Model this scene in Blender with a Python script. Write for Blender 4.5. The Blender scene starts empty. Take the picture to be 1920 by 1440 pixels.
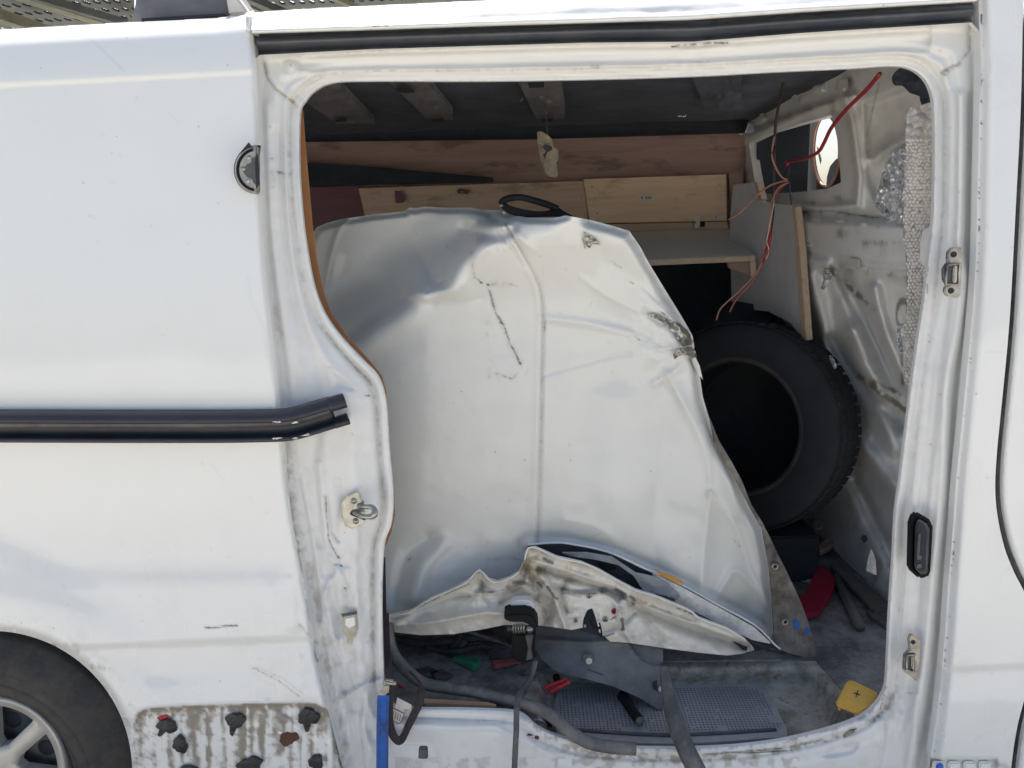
import bpy, bmesh, math, random
import numpy as np
from mathutils import Vector, Matrix, Euler
random.seed(3); rng = np.random.RandomState(5)
S = bpy.context.scene
COL = S.collection

# ------------------------------------------------------------------ camera
F = 1397.0
CAM = np.array([0.0, -1.40, 1.52])
PITCH, YAW, ROLL = math.radians(-11.0), math.radians(1.5), math.radians(1.8)
cd = bpy.data.cameras.new("camera"); cam = bpy.data.objects.new("camera", cd); COL.objects.link(cam)
cd.sensor_width = 36; cd.lens = 36*F/1920; cd.clip_end = 2000; cd.clip_start = 0.02
Mx = Matrix.Rotation(YAW, 3, 'Z') @ Matrix.Rotation(math.radians(90)+PITCH, 3, 'X') @ Matrix.Rotation(-ROLL, 3, 'Z')
cam.matrix_world = Matrix.Translation(Vector(CAM)) @ Mx.to_4x4()
S.camera = cam
R = np.array(Mx)

# ------------------------------------------------------------------ light
SUN_EL, SUN_AZ = math.radians(60), math.radians(-14)      # behind the van, a little from the left
w = bpy.data.worlds.new("World"); S.world = w; w.use_nodes = True
nt = w.node_tree; bg = nt.nodes['Background']
sky = nt.nodes.new('ShaderNodeTexSky'); sky.sky_type = 'NISHITA'; sky.sun_disc = False
sky.sun_elevation = SUN_EL; sky.sun_rotation = SUN_AZ; sky.air_density = 1.0; sky.dust_density = 4.0; sky.ozone_density = 0.3
nt.links.new(sky.outputs[0], bg.inputs[0]); bg.inputs[1].default_value = 0.125
sd_ = Vector((math.sin(SUN_AZ)*math.cos(SUN_EL), math.cos(SUN_AZ)*math.cos(SUN_EL), math.sin(SUN_EL)))
sl = bpy.data.lights.new("sun", 'SUN'); sl.energy = 4.8; sl.angle = math.radians(0.5); sl.color = (1, .95, .86)
so = bpy.data.objects.new("sun", sl); COL.objects.link(so); so.rotation_euler = sd_.to_track_quat('Z', 'Y').to_euler(); so.location = (0, 6, 9)
S.view_settings.view_transform = 'Standard'; S.view_settings.look = 'None'; S.view_settings.gamma = 1
S.view_settings.exposure = 0.84

# ------------------------------------------------------------------ projection helpers
def dirs(X, Y):
    X = np.asarray(X, float); Y = np.asarray(Y, float)
    d = np.stack([(X-960)/F, -(Y-720)/F, -np.ones_like(X)], -1)
    return d @ R.T
def PL(n, k): return (np.array(n, float), float(k))
def PY(y): return PL((0, 1, 0), y)
def PZ(z): return PL((0, 0, 1), z)
def PX(x): return PL((1, 0, 0), x)
def unproj(X, Y, pl, disp=0.0):
    D = dirs(X, Y); n, k = pl
    t = (k+disp-n@CAM)/(D@n)
    return CAM + D*np.asarray(t)[..., None]
def P(x, y, pl):
    if not isinstance(pl, tuple): pl = PY(pl)
    return unproj(np.array(float(x)), np.array(float(y)), pl)
def proj(p):
    q = (np.asarray(p)-CAM) @ R
    return 960-F*q[..., 0]/q[..., 2], 720+F*q[..., 1]/q[..., 2]

# ------------------------------------------------------------------ numpy toolkit
_tab = np.random.RandomState(11).rand(512, 512)
def vn(x, y, s=0):
    x = x+s*17.31; y = y+s*41.7
    xi = np.floor(x).astype(int); yi = np.floor(y).astype(int)
    fx = x-xi; fy = y-yi; fx = fx*fx*(3-2*fx); fy = fy*fy*(3-2*fy)
    a = _tab[yi % 512, xi % 512]; b = _tab[yi % 512, (xi+1) % 512]
    c = _tab[(yi+1) % 512, xi % 512]; d = _tab[(yi+1) % 512, (xi+1) % 512]
    return (a*(1-fx)+b*fx)*(1-fy)+(c*(1-fx)+d*fx)*fy
def fbm(x, y, s=0, o=4):
    r = 0; a = .5; t = 0
    for i in range(o):
        r = r+a*vn(x*2**i, y*2**i, s+i*3); t += a; a *= .5
    return r/t
def sst(a, b, x):
    t = np.clip((x-a)/(b-a), 0, 1); return t*t*(3-2*t)
def sm(pts, n=6, closed=False):
    p = np.array(pts, float); N = len(p); out = []
    rngs = range(N) if closed else range(N-1)
    for i in rngs:
        p0 = p[(i-1) % N] if closed or i > 0 else p[0]; p1 = p[i]; p2 = p[(i+1) % N]
        p3 = p[(i+2) % N] if closed or i+2 < N else p[-1]
        for k in range(n):
            t = k/n
            out.append(.5*((2*p1)+(-p0+p2)*t+(2*p0-5*p1+4*p2-p3)*t*t+(-p0+3*p1-3*p2+p3)*t**3))
    if not closed: out.append(p[-1])
    return np.array(out)
def dpoly(X, Y, pts, closed=False):
    """distance to a polyline, and signed side (+ = right-hand of travel in image, y down)"""
    pts = np.asarray(pts, float); n = len(pts); best = np.full(X.shape, 1e9); sgn = np.ones(X.shape)
    par = np.zeros(X.shape); nx = X.copy(); ny = Y.copy()
    L = 0
    for i in range(n if closed else n-1):
        a = pts[i]; b = pts[(i+1) % n]; e = b-a; l2 = e@e
        if l2 < 1e-9: continue
        t = np.clip(((X-a[0])*e[0]+(Y-a[1])*e[1])/l2, 0, 1)
        qx = a[0]+t*e[0]; qy = a[1]+t*e[1]; d = np.hypot(X-qx, Y-qy)
        m = d < best
        best = np.where(m, d, best); cr = e[0]*(Y-a[1])-e[1]*(X-a[0])
        sgn = np.where(m, np.sign(cr), sgn); par = np.where(m, L+t*math.sqrt(l2), par)
        nx = np.where(m, qx, nx); ny = np.where(m, qy, ny); L += math.sqrt(l2)
    return best, sgn, par, nx, ny
def inside(X, Y, poly):
    poly = np.asarray(poly, float); r = np.zeros(X.shape, bool); n = len(poly); j = n-1
    for i in range(n):
        xi, yi = poly[i]; xj, yj = poly[j]
        if yi != yj:
            r ^= ((yi > Y) != (yj > Y)) & (X < (xj-xi)*(Y-yi)/(yj-yi)+xi)
        j = i
    return r
def near(X, Y, pts, w, f):
    pts = np.asarray(pts, float)
    m = (X > pts[:, 0].min()-w) & (X < pts[:, 0].max()+w) & (Y > pts[:, 1].min()-w) & (Y < pts[:, 1].max()+w)
    out = np.zeros(X.shape)
    if m.any(): out[m] = f(X[m], Y[m])
    return out
def ridge(X, Y, pts, w):
    """gaussian of the distance to a polyline"""
    return near(X, Y, pts, 3*w, lambda x, y: np.exp(-(dpoly(x, y, pts)[0]/w)**2))
def crease(X, Y, pts, w):
    """like ridge, with a sharp apex"""
    return near(X, Y, pts, 4*w, lambda x, y: (lambda d: .45*np.exp(-(d/w)**2)+.55*np.exp(-1.25*np.hypot(d, .8)/w))(dpoly(x, y, pts)[0]))
def stroke(X, Y, pts, w, s=1, br=.5):
    """broken smear along a line"""
    def f(x, y):
        d, _, t, _, _ = dpoly(x, y, pts)
        return np.exp(-(d/w)**2)*sst(br-.15, br+.15, fbm(x/9., y/9., s))
    return near(X, Y, pts, 3*w, f)
def fold(X, Y, pts, w, h, far=1e9):
    """one-sided step of width w across a polyline, fading out at distance far; travel direction, right side moves"""
    def f(x, y):
        d, s, _, _, _ = dpoly(x, y, pts); sd = d*s
        return h*sst(-w*.15, w, sd)*(1-sst(far*.55, far, d))
    return near(X, Y, pts, min(far, 3000), f)
def blob(X, Y, x, y, rx, ry=None, rot=0):
    ry = ry or rx; c, s = math.cos(rot), math.sin(rot); u = (X-x)*c+(Y-y)*s; v = -(X-x)*s+(Y-y)*c
    return np.exp(-((u/rx)**2+(v/ry)**2))

# ------------------------------------------------------------------ object helpers
LOC = {}
def thing(name, label, cat, loc, group=None):
    o = bpy.data.objects.new(name, None); COL.objects.link(o); o.empty_display_size = .1
    o.location = loc; LOC[o.name] = np.array(loc, float)
    o['label'] = label; o['category'] = cat
    if group: o['group'] = group
    return o
def tag(o, label=None, cat=None, group=None, kind=None):
    if label: o['label'] = label
    if cat: o['category'] = cat
    if group: o['group'] = group
    if kind: o['kind'] = kind
    return o
def link(name, V, Fc, mat, parent=None, smooth=True, attrs=None, sharp=None):
    V = np.asarray(V, float)
    if parent is not None: loc = LOC[parent.name]
    else: loc = np.array([V[:, 0].mean(), V[:, 1].mean(), V[:, 2].min()])
    me = bpy.data.meshes.new(name); me.from_pydata([], [], []) if False else None
    me.from_pydata((V-loc).tolist(), [], Fc if isinstance(Fc, list) else Fc.tolist())
    me.update()
    o = bpy.data.objects.new(name, me); COL.objects.link(o)
    if parent is None: o.location = loc; LOC[o.name] = loc
    else: o.parent = parent; LOC[o.name] = loc
    if mat: me.materials.append(mat)
    if smooth: me.polygons.foreach_set('use_smooth', [True]*len(me.polygons))
    if attrs:
        for k, a in attrs.items():
            at = me.attributes.new(k, 'FLOAT', 'POINT'); at.data.foreach_set('value', np.asarray(a, np.float32))
    return o

def grid_faces(keep, idx):
    a = idx[:-1, :-1][keep]; b = idx[:-1, 1:][keep]; c = idx[1:, 1:][keep]; d = idx[1:, :-1][keep]
    return np.stack([a, d, c, b], 1)
def boundary(Fc):
    e = np.concatenate([Fc[:, [0, 1]], Fc[:, [1, 2]], Fc[:, [2, 3]], Fc[:, [3, 0]]])
    key = e.min(1).astype(np.int64)*10000000+e.max(1)
    u, inv, cnt = np.unique(key, return_inverse=True, return_counts=True)
    return e[cnt[inv] == 1]
def relief(name, poly, pl, mat, parent=None, disp=None, step=4., holes=(), attrs=None, rim=0.0, mask=None, smooth=True, rimdir=None):
    poly = np.asarray(poly, float)
    x0, y0 = poly.min(0); x1, y1 = poly.max(0)
    nx = int((x1-x0)/step)+3; ny = int((y1-y0)/step)+3
    gx = x0-step+np.arange(nx+1)*step; gy = y0-step+np.arange(ny+1)*step
    X, Y = np.meshgrid(gx, gy)
    cx = (X[:-1, :-1]+X[1:, 1:])/2; cy = (Y[:-1, :-1]+Y[1:, 1:])/2
    keep = inside(cx, cy, poly)
    for h in holes: keep &= ~inside(cx, cy, h)
    if mask is not None: keep &= mask(cx, cy)
    # snap border vertices to outlines
    cnt = np.zeros(X.shape, int)
    cnt[:-1, :-1] += keep; cnt[1:, :-1] += keep; cnt[:-1, 1:] += keep; cnt[1:, 1:] += keep
    bd = (cnt > 0) & (cnt < 4)
    bx, by = X[bd], Y[bd]
    bestd, _, _, qx, qy = dpoly(bx, by, poly, True)
    for h in holes:
        d2, _, _, q2x, q2y = dpoly(bx, by, h, True); m = d2 < bestd
        bestd = np.where(m, d2, bestd); qx = np.where(m, q2x, qx); qy = np.where(m, q2y, qy)
    m = bestd < step*1.3
    X[bd] = np.where(m, qx, bx); Y[bd] = np.where(m, qy, by)
    used = cnt > 0; idx = np.full(X.shape, -1); idx[used] = np.arange(used.sum())
    xs, ys = X[used], Y[used]
    dd = disp(xs, ys) if disp is not None else 0.0
    V = unproj(xs, ys, pl, dd)
    Fc = grid_faces(keep, idx)
    A = {k: f(xs, ys) for k, f in (attrs or {}).items()}
    if rim:
        be = boundary(Fc); ub = np.unique(be)
        rd = np.array(rimdir if rimdir is not None else pl[0], float); rd = rd/np.linalg.norm(rd)*rim
        n0 = len(V); mp = np.full(n0, -1); mp[ub] = np.arange(len(ub))
        V = np.concatenate([V, V[ub], V[ub]+rd])
        r = np.stack([n0+mp[be[:, 0]], n0+len(ub)+mp[be[:, 0]], n0+len(ub)+mp[be[:, 1]], n0+mp[be[:, 1]]], 1)
        Fc = np.concatenate([Fc, r])
        A = {k: np.concatenate([a, a[ub]*.3+.08, a[ub]*0+.22]) for k, a in A.items()}
    return link(name, V, Fc, mat, parent, smooth, A)

def slab(name, poly, pl, th, mat, parent=None, bevel=0.0015, thdir=None, smooth=False, lift=0.0):
    """solid plate: outline on a plane, thickness th along thdir (default away from viewer along plane normal)"""
    if not isinstance(pl, tuple): pl = PY(pl)
    poly = np.asarray(poly, float)
    V = unproj(poly[:, 0], poly[:, 1], (pl[0], pl[1]+lift))
    n = np.array(thdir if thdir is not None else pl[0], float); n = n/np.linalg.norm(n)
    bm = bmesh.new(); vs = [bm.verts.new(v) for v in V]
    f = bm.faces.new(vs); r = bmesh.ops.extrude_face_region(bm, geom=[f])
    ev = [g for g in r['geom'] if isinstance(g, bmesh.types.BMVert)]
    bmesh.ops.translate(bm, verts=ev, vec=Vector(n*th))
    bmesh.ops.recalc_face_normals(bm, faces=bm.faces)
    if bevel:
        es = [e for e in bm.edges if len(e.link_faces) == 2 and e.calc_face_angle(0) > .6]
        bmesh.ops.bevel(bm, geom=es, offset=bevel, segments=2, affect='EDGES', clamp_overlap=True)
    return bmlink(name, bm, mat, parent, smooth)
def bmlink(name, bm, mat, parent=None, smooth=False):
    bm.verts.index_update()
    V = np.array([v.co[:] for v in bm.verts]); Fc = [[v.index for v in f.verts] for f in bm.faces]; bm.free()
    return link(name, V, Fc, mat, parent, smooth)
def frames(pts):
    T = np.gradient(pts, axis=0); T /= np.linalg.norm(T, axis=1)[:, None]+1e-12
    return T
def sweep(name, pts, prof, mat, parent=None, up=(0, 0, 1), scale=None, closed=True, caps=True, smooth=True, twist=None):
    """prof: list of (a,b): a along side axis, b along up axis; pts world"""
    pts = np.asarray(pts, float); T = frames(pts); prof = np.asarray(prof, float); m = len(prof)
    U = np.tile(np.array(up, float), (len(pts), 1)); Sd = np.cross(T, U); Sd /= np.linalg.norm(Sd, axis=1)[:, None]+1e-9
    U = np.cross(Sd, T)
    if twist is not None:
        c = np.cos(twist)[:, None]; s = np.sin(twist)[:, None]; Sd, U = Sd*c+U*s, U*c-Sd*s
    sc = np.ones(len(pts)) if scale is None else np.asarray(scale)
    V = pts[:, None, :]+(Sd[:, None, :]*prof[None, :, 0, None]+U[:, None, :]*prof[None, :, 1, None])*sc[:, None, None]
    V = V.reshape(-1, 3); Fc = []
    for i in range(len(pts)-1):
        for j in range(m if closed else m-1):
            k = (j+1) % m; Fc.append([i*m+j, i*m+k, (i+1)*m+k, (i+1)*m+j])
    if closed and caps:
        Fc.append(list(range(m-1, -1, -1))); Fc.append([(len(pts)-1)*m+j for j in range(m)])
    return link(name, V, Fc, mat, parent, smooth)
def circ(r, n=10, ry=None):
    ry = ry or r
    return [(r*math.cos(2*math.pi*i/n), ry*math.sin(2*math.pi*i/n)) for i in range(n)]
def pxpath(pts, pl, n=6):
    """pts: (x,y) or (x,y,depth)"""
    a = []
    for p in pts:
        if len(p) == 3: a.append(P(p[0], p[1], PY(p[2])))
        else: a.append(P(p[0], p[1], pl))
    return sm3(a, n)
def sm3(a, n=6):
    a = np.array(a); return np.stack([sm(np.stack([a[:, i], a[:, (i+1) % 3]], 1), n)[:, 0] for i in range(3)], 1)
def tube(name, pts, r, mat, parent=None, n=10, up=(0, 0, 1), scale=None): return sweep(name, pts, circ(r, n), mat, parent, up, scale)
def lathe(name, prof, centre, axis, mat, parent=None, n=48, smooth=True, wob=None):
    """prof (r,h) around axis"""
    ax = Vector(axis).normalized(); a = ax.orthogonal().normalized(); b = ax.cross(a); m = len(prof); V = []; Fc = []
    for i in range(n):
        t = 2*math.pi*i/n
        for (r, h) in prof:
            rr = r*(1 if wob is None else wob(t))
            V.append(Vector(centre)+a*(rr*math.cos(t))+b*(rr*math.sin(t))+ax*h)
    for i in range(n):
        for j in range(m-1):
            k = (i+1) % n; Fc.append([i*m+j, k*m+j, k*m+j+1, i*m+j+1])
    return link(name, [v[:] for v in V], Fc, mat, parent, smooth)
def bolt(name, x, y, pl, r, mat, parent, h=.004, towards=(0, -1, 0)):
    c = P(x, y, pl)
    return lathe(name, [(0, h), (r*.55, h), (r*.6, h*.6), (r*.85, h*.6), (r, h*.2), (r, -.002)], c, towards, mat, parent, 14)

# ------------------------------------------------------------------ materials
def lin(c): return tuple(((v/255)/12.92 if v/255 <= .04045 else ((v/255+.055)/1.055)**2.4) for v in c)
class N:
    def __init__(s, name):
        s.m = bpy.data.materials.new(name); s.m.use_nodes = True; s.t = s.m.node_tree
        s.b = s.t.nodes['Principled BSDF']; s.tc = s.t.nodes.new('ShaderNodeTexCoord')
    def n(s, t, **k):
        nd = s.t.nodes.new(t)
        for a, v in k.items(): setattr(nd, a, v)
        return nd
    def l(s, a, b): s.t.links.new(a, b)
    def set(s, k, v): s.b.inputs[k].default_value = v
    def noise(s, sc, det=4, rough=.6, stretch=(1, 1, 1), dist=0):
        mp = s.n('ShaderNodeMapping'); mp.inputs['Scale'].default_value = stretch; s.l(s.tc.outputs['Object'], mp.inputs[0])
        x = s.n('ShaderNodeTexNoise'); x.inputs['Scale'].default_value = sc; x.inputs['Detail'].default_value = det
        x.inputs['Roughness'].default_value = rough; x.inputs['Distortion'].default_value = dist
        s.l(mp.outputs[0], x.inputs['Vector']); return x.outputs['Fac']
    def ramp(s, f, stops):
        r = s.n('ShaderNodeValToRGB'); e = r.color_ramp.elements
        while len(e) < len(stops): e.new(.5)
        for i, (p, c) in enumerate(stops):
            e[i].position = p; e[i].color = (*(c if isinstance(c, tuple) else (c, c, c)), 1)
        s.l(f, r.inputs[0]); return r.outputs[0]
    def mix(s, f, a, b):
        x = s.n('ShaderNodeMix', data_type='RGBA')
        for sock, v in ((x.inputs[0], f), (x.inputs[6], a), (x.inputs[7], b)):
            if isinstance(v, (int, float)): sock.default_value = v
            elif isinstance(v, tuple): sock.default_value = (*v, 1)
            else: s.l(v, sock)
        return x.outputs[2]
    def math(s, op, a, b=0):
        x = s.n('ShaderNodeMath', operation=op, use_clamp=False)
        for i, v in enumerate((a, b)):
            if isinstance(v, (int, float)): x.inputs[i].default_value = v
            else: s.l(v, x.inputs[i])
        return x.outputs[0]
    def attr(s, name):
        x = s.n('ShaderNodeAttribute', attribute_name=name); return x.outputs['Fac']
    def bump(s, h, dist, strength=1):
        b = s.n('ShaderNodeBump'); b.inputs['Distance'].default_value = dist; b.inputs['Strength'].default_value = strength
        s.l(h, b.inputs['Height']); s.l(b.outputs[0], s.b.inputs['Normal'])

def paint(name, base, rough=.38, coat=.35, dirt_c=(.23, .195, .145), dirt_k=1.0, speck=.35):
    m = N(name)
    d = m.attr('dirt_and_tint'); sc = m.attr('scuff')
    n1 = m.noise(9, 6, .7); n2 = m.noise(70, 3, .6)
    soft = m.ramp(n1, [(.35, 0.0), (.75, 1.0)])
    # dirt sits where the attribute says, broken by noise
    nf = m.noise(130, 5, .7)
    cov = m.math('MULTIPLY', m.math('SUBTRACT', m.math('ADD', m.math('ADD', m.math('MULTIPLY', n2, .5), m.math('MULTIPLY', nf, .5)), d), .84), 2.2)
    cov = m.math('MULTIPLY', m.math('MINIMUM', m.math('MAXIMUM', cov, 0), 1), .55)
    dd = m.math('MINIMUM', m.math('MULTIPLY', m.math('ADD', m.math('MULTIPLY', d, .38), cov), dirt_k), .93)
    film = m.math('MULTIPLY', soft, .07)
    c = m.mix(film, base, (.52, .49, .42))
    c = m.mix(dd, c, dirt_c)
    vo = m.n('ShaderNodeTexVoronoi'); vo.inputs['Scale'].default_value = 26; vo.inputs['Randomness'].default_value = 1
    m.l(m.tc.outputs['Object'], vo.inputs['Vector'])
    sp = m.ramp(vo.outputs['Distance'], [(.0, 1.0), (.045, 1.0), (.06, 0.0)])
    gate = m.ramp(m.noise(7, 3), [(.52, 0.0), (.6, 1.0)])
    c = m.mix(m.math('MULTIPLY', m.math('MULTIPLY', sp, gate), speck), c, (.12, .11, .10))
    s2 = m.math('MULTIPLY', m.math('SUBTRACT', m.math('ADD', nf, sc), .92), 3.0)
    s2 = m.math('MINIMUM', m.math('ADD', m.math('MULTIPLY', m.math('MINIMUM', m.math('MAXIMUM', s2, 0), 1), .7), m.math('MULTIPLY', sc, .22)), 1)
    c = m.mix(s2, c, (.085, .085, .09))
    m.l(c, m.b.inputs['Base Color'])
    r = m.math('ADD', rough, m.math('MULTIPLY', d, .35)); m.l(r, m.b.inputs['Roughness'])
    m.set('Coat Weight', coat); m.set('Coat Roughness', .07); m.set('Specular IOR Level', .4)
    m.bump(m.math('ADD', m.noise(22, 3), m.math('MULTIPLY', m.noise(3, 2), 4)), .0006, .6)
    return m.m
def flat(name, base, rough=.6, metal=0, var=.25, sc=20, bumpd=.0004, coat=0, spec=.5, dust=0, dustc=(.22, .21, .19), stretch=(1, 1, 1)):
    m = N(name); n1 = m.noise(sc, 5, .65, stretch)
    dark = tuple(v*(1-var) for v in base); lite = tuple(min(1, v*(1+var*.7)) for v in base)
    c = m.ramp(n1, [(.3, dark), (.7, lite)])
    if dust:
        n2 = m.noise(sc*.5+3, 7, .75)
        c = m.mix(m.math('MULTIPLY', m.ramp(n2, [(.42, 0.0), (.68, 1.0)]), dust), c, dustc)
    m.l(c, m.b.inputs['Base Color']); m.set('Roughness', rough); m.set('Metallic', metal); m.set('Coat Weight', coat); m.set('Specular IOR Level', spec)
    if bumpd: m.bump(m.noise(sc*4, 3), bumpd)
    return m.m
def wood(name, a, b, axis=(1, 14, 14), sc=3, rough=.65, stain=0):
    m = N(name); n1 = m.noise(sc, 6, .7, axis, .6); n2 = m.noise(sc*.7, 3, .5)
    c = m.ramp(n1, [(.3, a), (.7, b)])
    if stain: c = m.mix(m.math('MULTIPLY', m.ramp(m.noise(4.5, 5, .6, (1, 3, 3)), [(.55, 0.0), (.66, 1.0)]), stain), c, tuple(v*.35 for v in a))
    m.l(c, m.b.inputs['Base Color']); m.set('Roughness', rough); m.bump(n1, .0006); return m.m

M = {}
M['paint'] = paint('white_paint', (.785, .80, .78), rough=.26, coat=.7)
M['paint_in'] = paint('inner_paint', (.80, .80, .78), rough=.5, coat=.1, dirt_k=1.1)
M['skin'] = paint('crumpled_paint', (.725, .735, .70), rough=.33, coat=.45, speck=.5, dirt_c=(.30, .27, .23))
M['frame'] = paint('grimy_frame_paint', (.76, .765, .745), rough=.36, coat=.35, dirt_k=.8, dirt_c=(.24, .20, .145))
M['doorframe'] = paint('folded_frame_paint', (.76, .74, .67), rough=.34, coat=.5, dirt_c=(.33, .26, .165))
M['rubber'] = flat('black_rubber', (.028, .030, .034), .62, var=.4, dust=.35)
M['dusty'] = flat('dusty_rubber', (.085, .087, .09), .7, var=.4, sc=14, dust=.75, dustc=(.26, .25, .24))
M['navy'] = flat('dark_channel', (.060, .072, .095), .45, var=.25, sc=6, dust=.3, stretch=(1, 8, 8))
M['rail'] = flat('rail_black', (.018, .021, .030), .42, var=.3, sc=8, dust=.2, dustc=(.07, .07, .075))
M['railgrey'] = flat('rail_worn', (.06, .055, .055), .4, var=.3, sc=12, dust=.3)
M['steel'] = flat('cast_steel', (.36, .35, .32), .38, metal=.85, var=.4, sc=40)
M['zinc'] = flat('zinc', (.40, .40, .37), .32, metal=.9, var=.3, sc=50)
M['plastic'] = flat('black_plastic', (.010, .011, .013), .6, var=.3, spec=.15)
M['grey'] = flat('grey_trim', (.095, .10, .105), .55, var=.15, sc=7, dust=.4, dustc=(.30, .30, .29))
M['greydark'] = flat('dark_grey_plastic', (.05, .055, .06), .5, var=.25, dust=.3)
M['plug'] = flat('sealant', (.022, .026, .027), .4, var=.5, sc=45, bumpd=.002)
M['rust'] = flat('rusty_hole', (.10, .045, .03), .85, var=.4, sc=30)
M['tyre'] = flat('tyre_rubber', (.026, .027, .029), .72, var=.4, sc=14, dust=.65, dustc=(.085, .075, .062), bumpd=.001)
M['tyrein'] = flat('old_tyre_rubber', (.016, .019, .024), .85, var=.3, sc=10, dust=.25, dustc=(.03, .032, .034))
M['hub'] = flat('wheel_cover_silver', (.50, .49, .46), .38, metal=.35, var=.12, sc=9, dust=.4, dustc=(.30, .27, .22))
M['black'] = flat('black_and_gap_dark', (.018, .025, .036), .8, var=.3)  # black of real parts, and the painted dark of gaps and holes
M['ceil'] = flat('ceiling_felt', (.085, .10, .13), .85, var=.35, sc=7, dust=.35, dustc=(.13, .13, .14))
M['rib'] = flat('ceiling_rib_paint', (.19, .19, .20), .6, var=.35, sc=10, dust=.7, dustc=(.11, .11, .12))
M['panel_brown'] = wood('brown_board', (.27, .175, .145), (.37, .25, .215), stain=.6)
M['maroon'] = wood('maroon_board', (.13, .06, .075), (.18, .085, .10))
M['pine'] = wood('pine_plank', (.68, .49, .32), (.82, .63, .45), stain=.45)
M['pine2'] = wood('pine_plank_dark', (.50, .36, .25), (.62, .47, .35), stain=.55)
M['ply'] = wood('ply_edge', (.44, .33, .23), (.60, .47, .34), (6, 6, 6), 8)
M['liner'] = wood('tan_lining', (.36, .16, .06), (.46, .22, .09), (6, 6, 2), 6)
M['melamine'] = flat('shelf_laminate', (.80, .80, .74), .5, var=.06, sc=6, dust=.2)
M['whiteboard'] = flat('white_board', (.62, .62, .62), .55, var=.15, sc=5, dust=.3, dustc=(.4, .4, .4))
M['cream'] = flat('cream_plastic', (.50, .45, .33), .5, var=.35, sc=30, dust=.5, dustc=(.2, .17, .12))
M['red'] = flat('red_cable', (.38, .035, .045), .4, var=.15)
M['redp'] = flat('red_plastic', (.42, .02, .03), .5, var=.2)
M['salmon'] = flat('faded_red_plastic', (.35, .10, .075), .55, var=.2, dust=.3)
M['crimson'] = flat('crimson_plastic', (.28, .01, .035), .6, var=.2)
M['green'] = flat('green_plastic', (.02, .23, .12), .45, var=.2, dust=.25)
M['yellow'] = flat('yellow_plastic', (.62, .36, .055), .5, var=.12, dust=.25, dustc=(.4, .27, .1))
M['orange'] = flat('orange_plastic', (.6, .27, .03), .5, var=.1)
M['blue'] = flat('blue_webbing', (.012, .11, .42), .65, var=.2, sc=60, bumpd=.001, stretch=(1, 1, 4))
M['bluec'] = flat('blue_clip', (.02, .13, .5), .5, var=.1)
M['strap'] = flat('brown_webbing', (.045, .033, .035), .8, var=.3, sc=60, bumpd=.001)
M['paper'] = flat('label_paper', (.62, .60, .55), .7, var=.12, sc=14)
M['ink'] = flat('print_ink', (.12, .06, .04), .8, var=.1)
M['whitep'] = flat('white_clip', (.62, .61, .56), .5, var=.15)
M['mint'] = flat('pale_strip', (.34, .45, .46), .5, var=.15)
M['copper'] = flat('copper_wire', (.42, .22, .15), .45, var=.2)
M['darkwire'] = flat('dark_wire', (.05, .04, .045), .6, var=.2)
M['foam'] = flat('grey_foam_sheet', (.30, .31, .33), .75, var=.2, sc=40, bumpd=.002)
M['floor'] = flat('floor_board', (.15, .15, .155), .8, var=.5, sc=6, dust=.75, dustc=(.38, .37, .36), bumpd=.0015)
M['plank_dark'] = wood('grey_plank', (.09, .085, .08), (.15, .14, .13))
M['grime'] = flat('dirty_dark_flange', (.12, .105, .09), .6, var=.6, sc=16, dust=.8, dustc=(.34, .31, .27))
M['gravel'] = flat('grit', (.16, .14, .12), .9, var=.6, sc=60)
def stepmat():
    m = N('step_well_paint'); n1 = m.noise(11, 8, .75); n2 = m.noise(26, 5, .7)
    c = m.ramp(n1, [(.30, (.07, .06, .05)), (.43, (.20, .18, .15)), (.55, (.33, .32, .28)), (.75, (.42, .42, .39))])
    c = m.mix(m.ramp(n2, [(.60, 0.0), (.68, .8)]), c, (.09, .06, .045))
    m.l(c, m.b.inputs['Base Color']); m.set('Roughness', .7); m.bump(n2, .0015); return m.m
M['step'] = stepmat()
M['mat'] = flat('rubber_step_mat', (.28, .28, .30), .7, var=.25, sc=9, dust=.55, dustc=(.42, .41, .41))
M['matdot'] = flat('mat_dimple', (.055, .055, .06), .8, var=.2)
def foilmat():
    m = N('aluminium_foil'); m.set('Base Color', (.86, .87, .89, 1)); m.set('Metallic', .6); m.set('Roughness', .24)
    m.bump(m.noise(60, 2, .5), .003); return m.m
M['foil'] = foilmat()
def wrapmat():
    m = N('bubble_wrap_plastic'); vo = m.n('ShaderNodeTexVoronoi'); vo.inputs['Scale'].default_value = 62
    m.l(m.tc.outputs['Object'], vo.inputs['Vector'])
    c = m.ramp(vo.outputs['Distance'], [(.1, (.58, .55, .51)), (.6, (.50, .475, .45))]); m.l(c, m.b.inputs['Base Color'])
    m.set('Roughness', .3); m.set('Coat Weight', .7); m.set('Coat Roughness', .15); m.set('Transmission Weight', .15)
    m.bump(m.math('SUBTRACT', 1, vo.outputs['Distance']), .02); return m.m
M['wrap'] = wrapmat()
M['bubble'] = flat('bubble_film', (.56, .53, .49), .22, var=.3, sc=9, coat=.9)
def gravelmat():
    m = N('yard_ground'); n1 = m.noise(.8, 8, .7); n2 = m.noise(40, 4, .6)
    c = m.mix(n2, m.ramp(n1, [(.3, (.44, .41, .365)), (.7, (.57, .54, .485))]), (.50, .47, .42))
    m.l(c, m.b.inputs['Base Color']); m.set('Roughness', .95); m.bump(n2, .01); return m.m
M['ground'] = gravelmat()
M['olive'] = flat('weathered_bar', (.13, .12, .07), .75, var=.35, sc=15)
M['rackdark'] = flat('rack_plate', (.040, .042, .034), .7, var=.4, sc=15)
M['rackgrey'] = flat('rack_foot_rubber', (.13, .13, .15), .6, var=.2, dust=.3)
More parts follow.
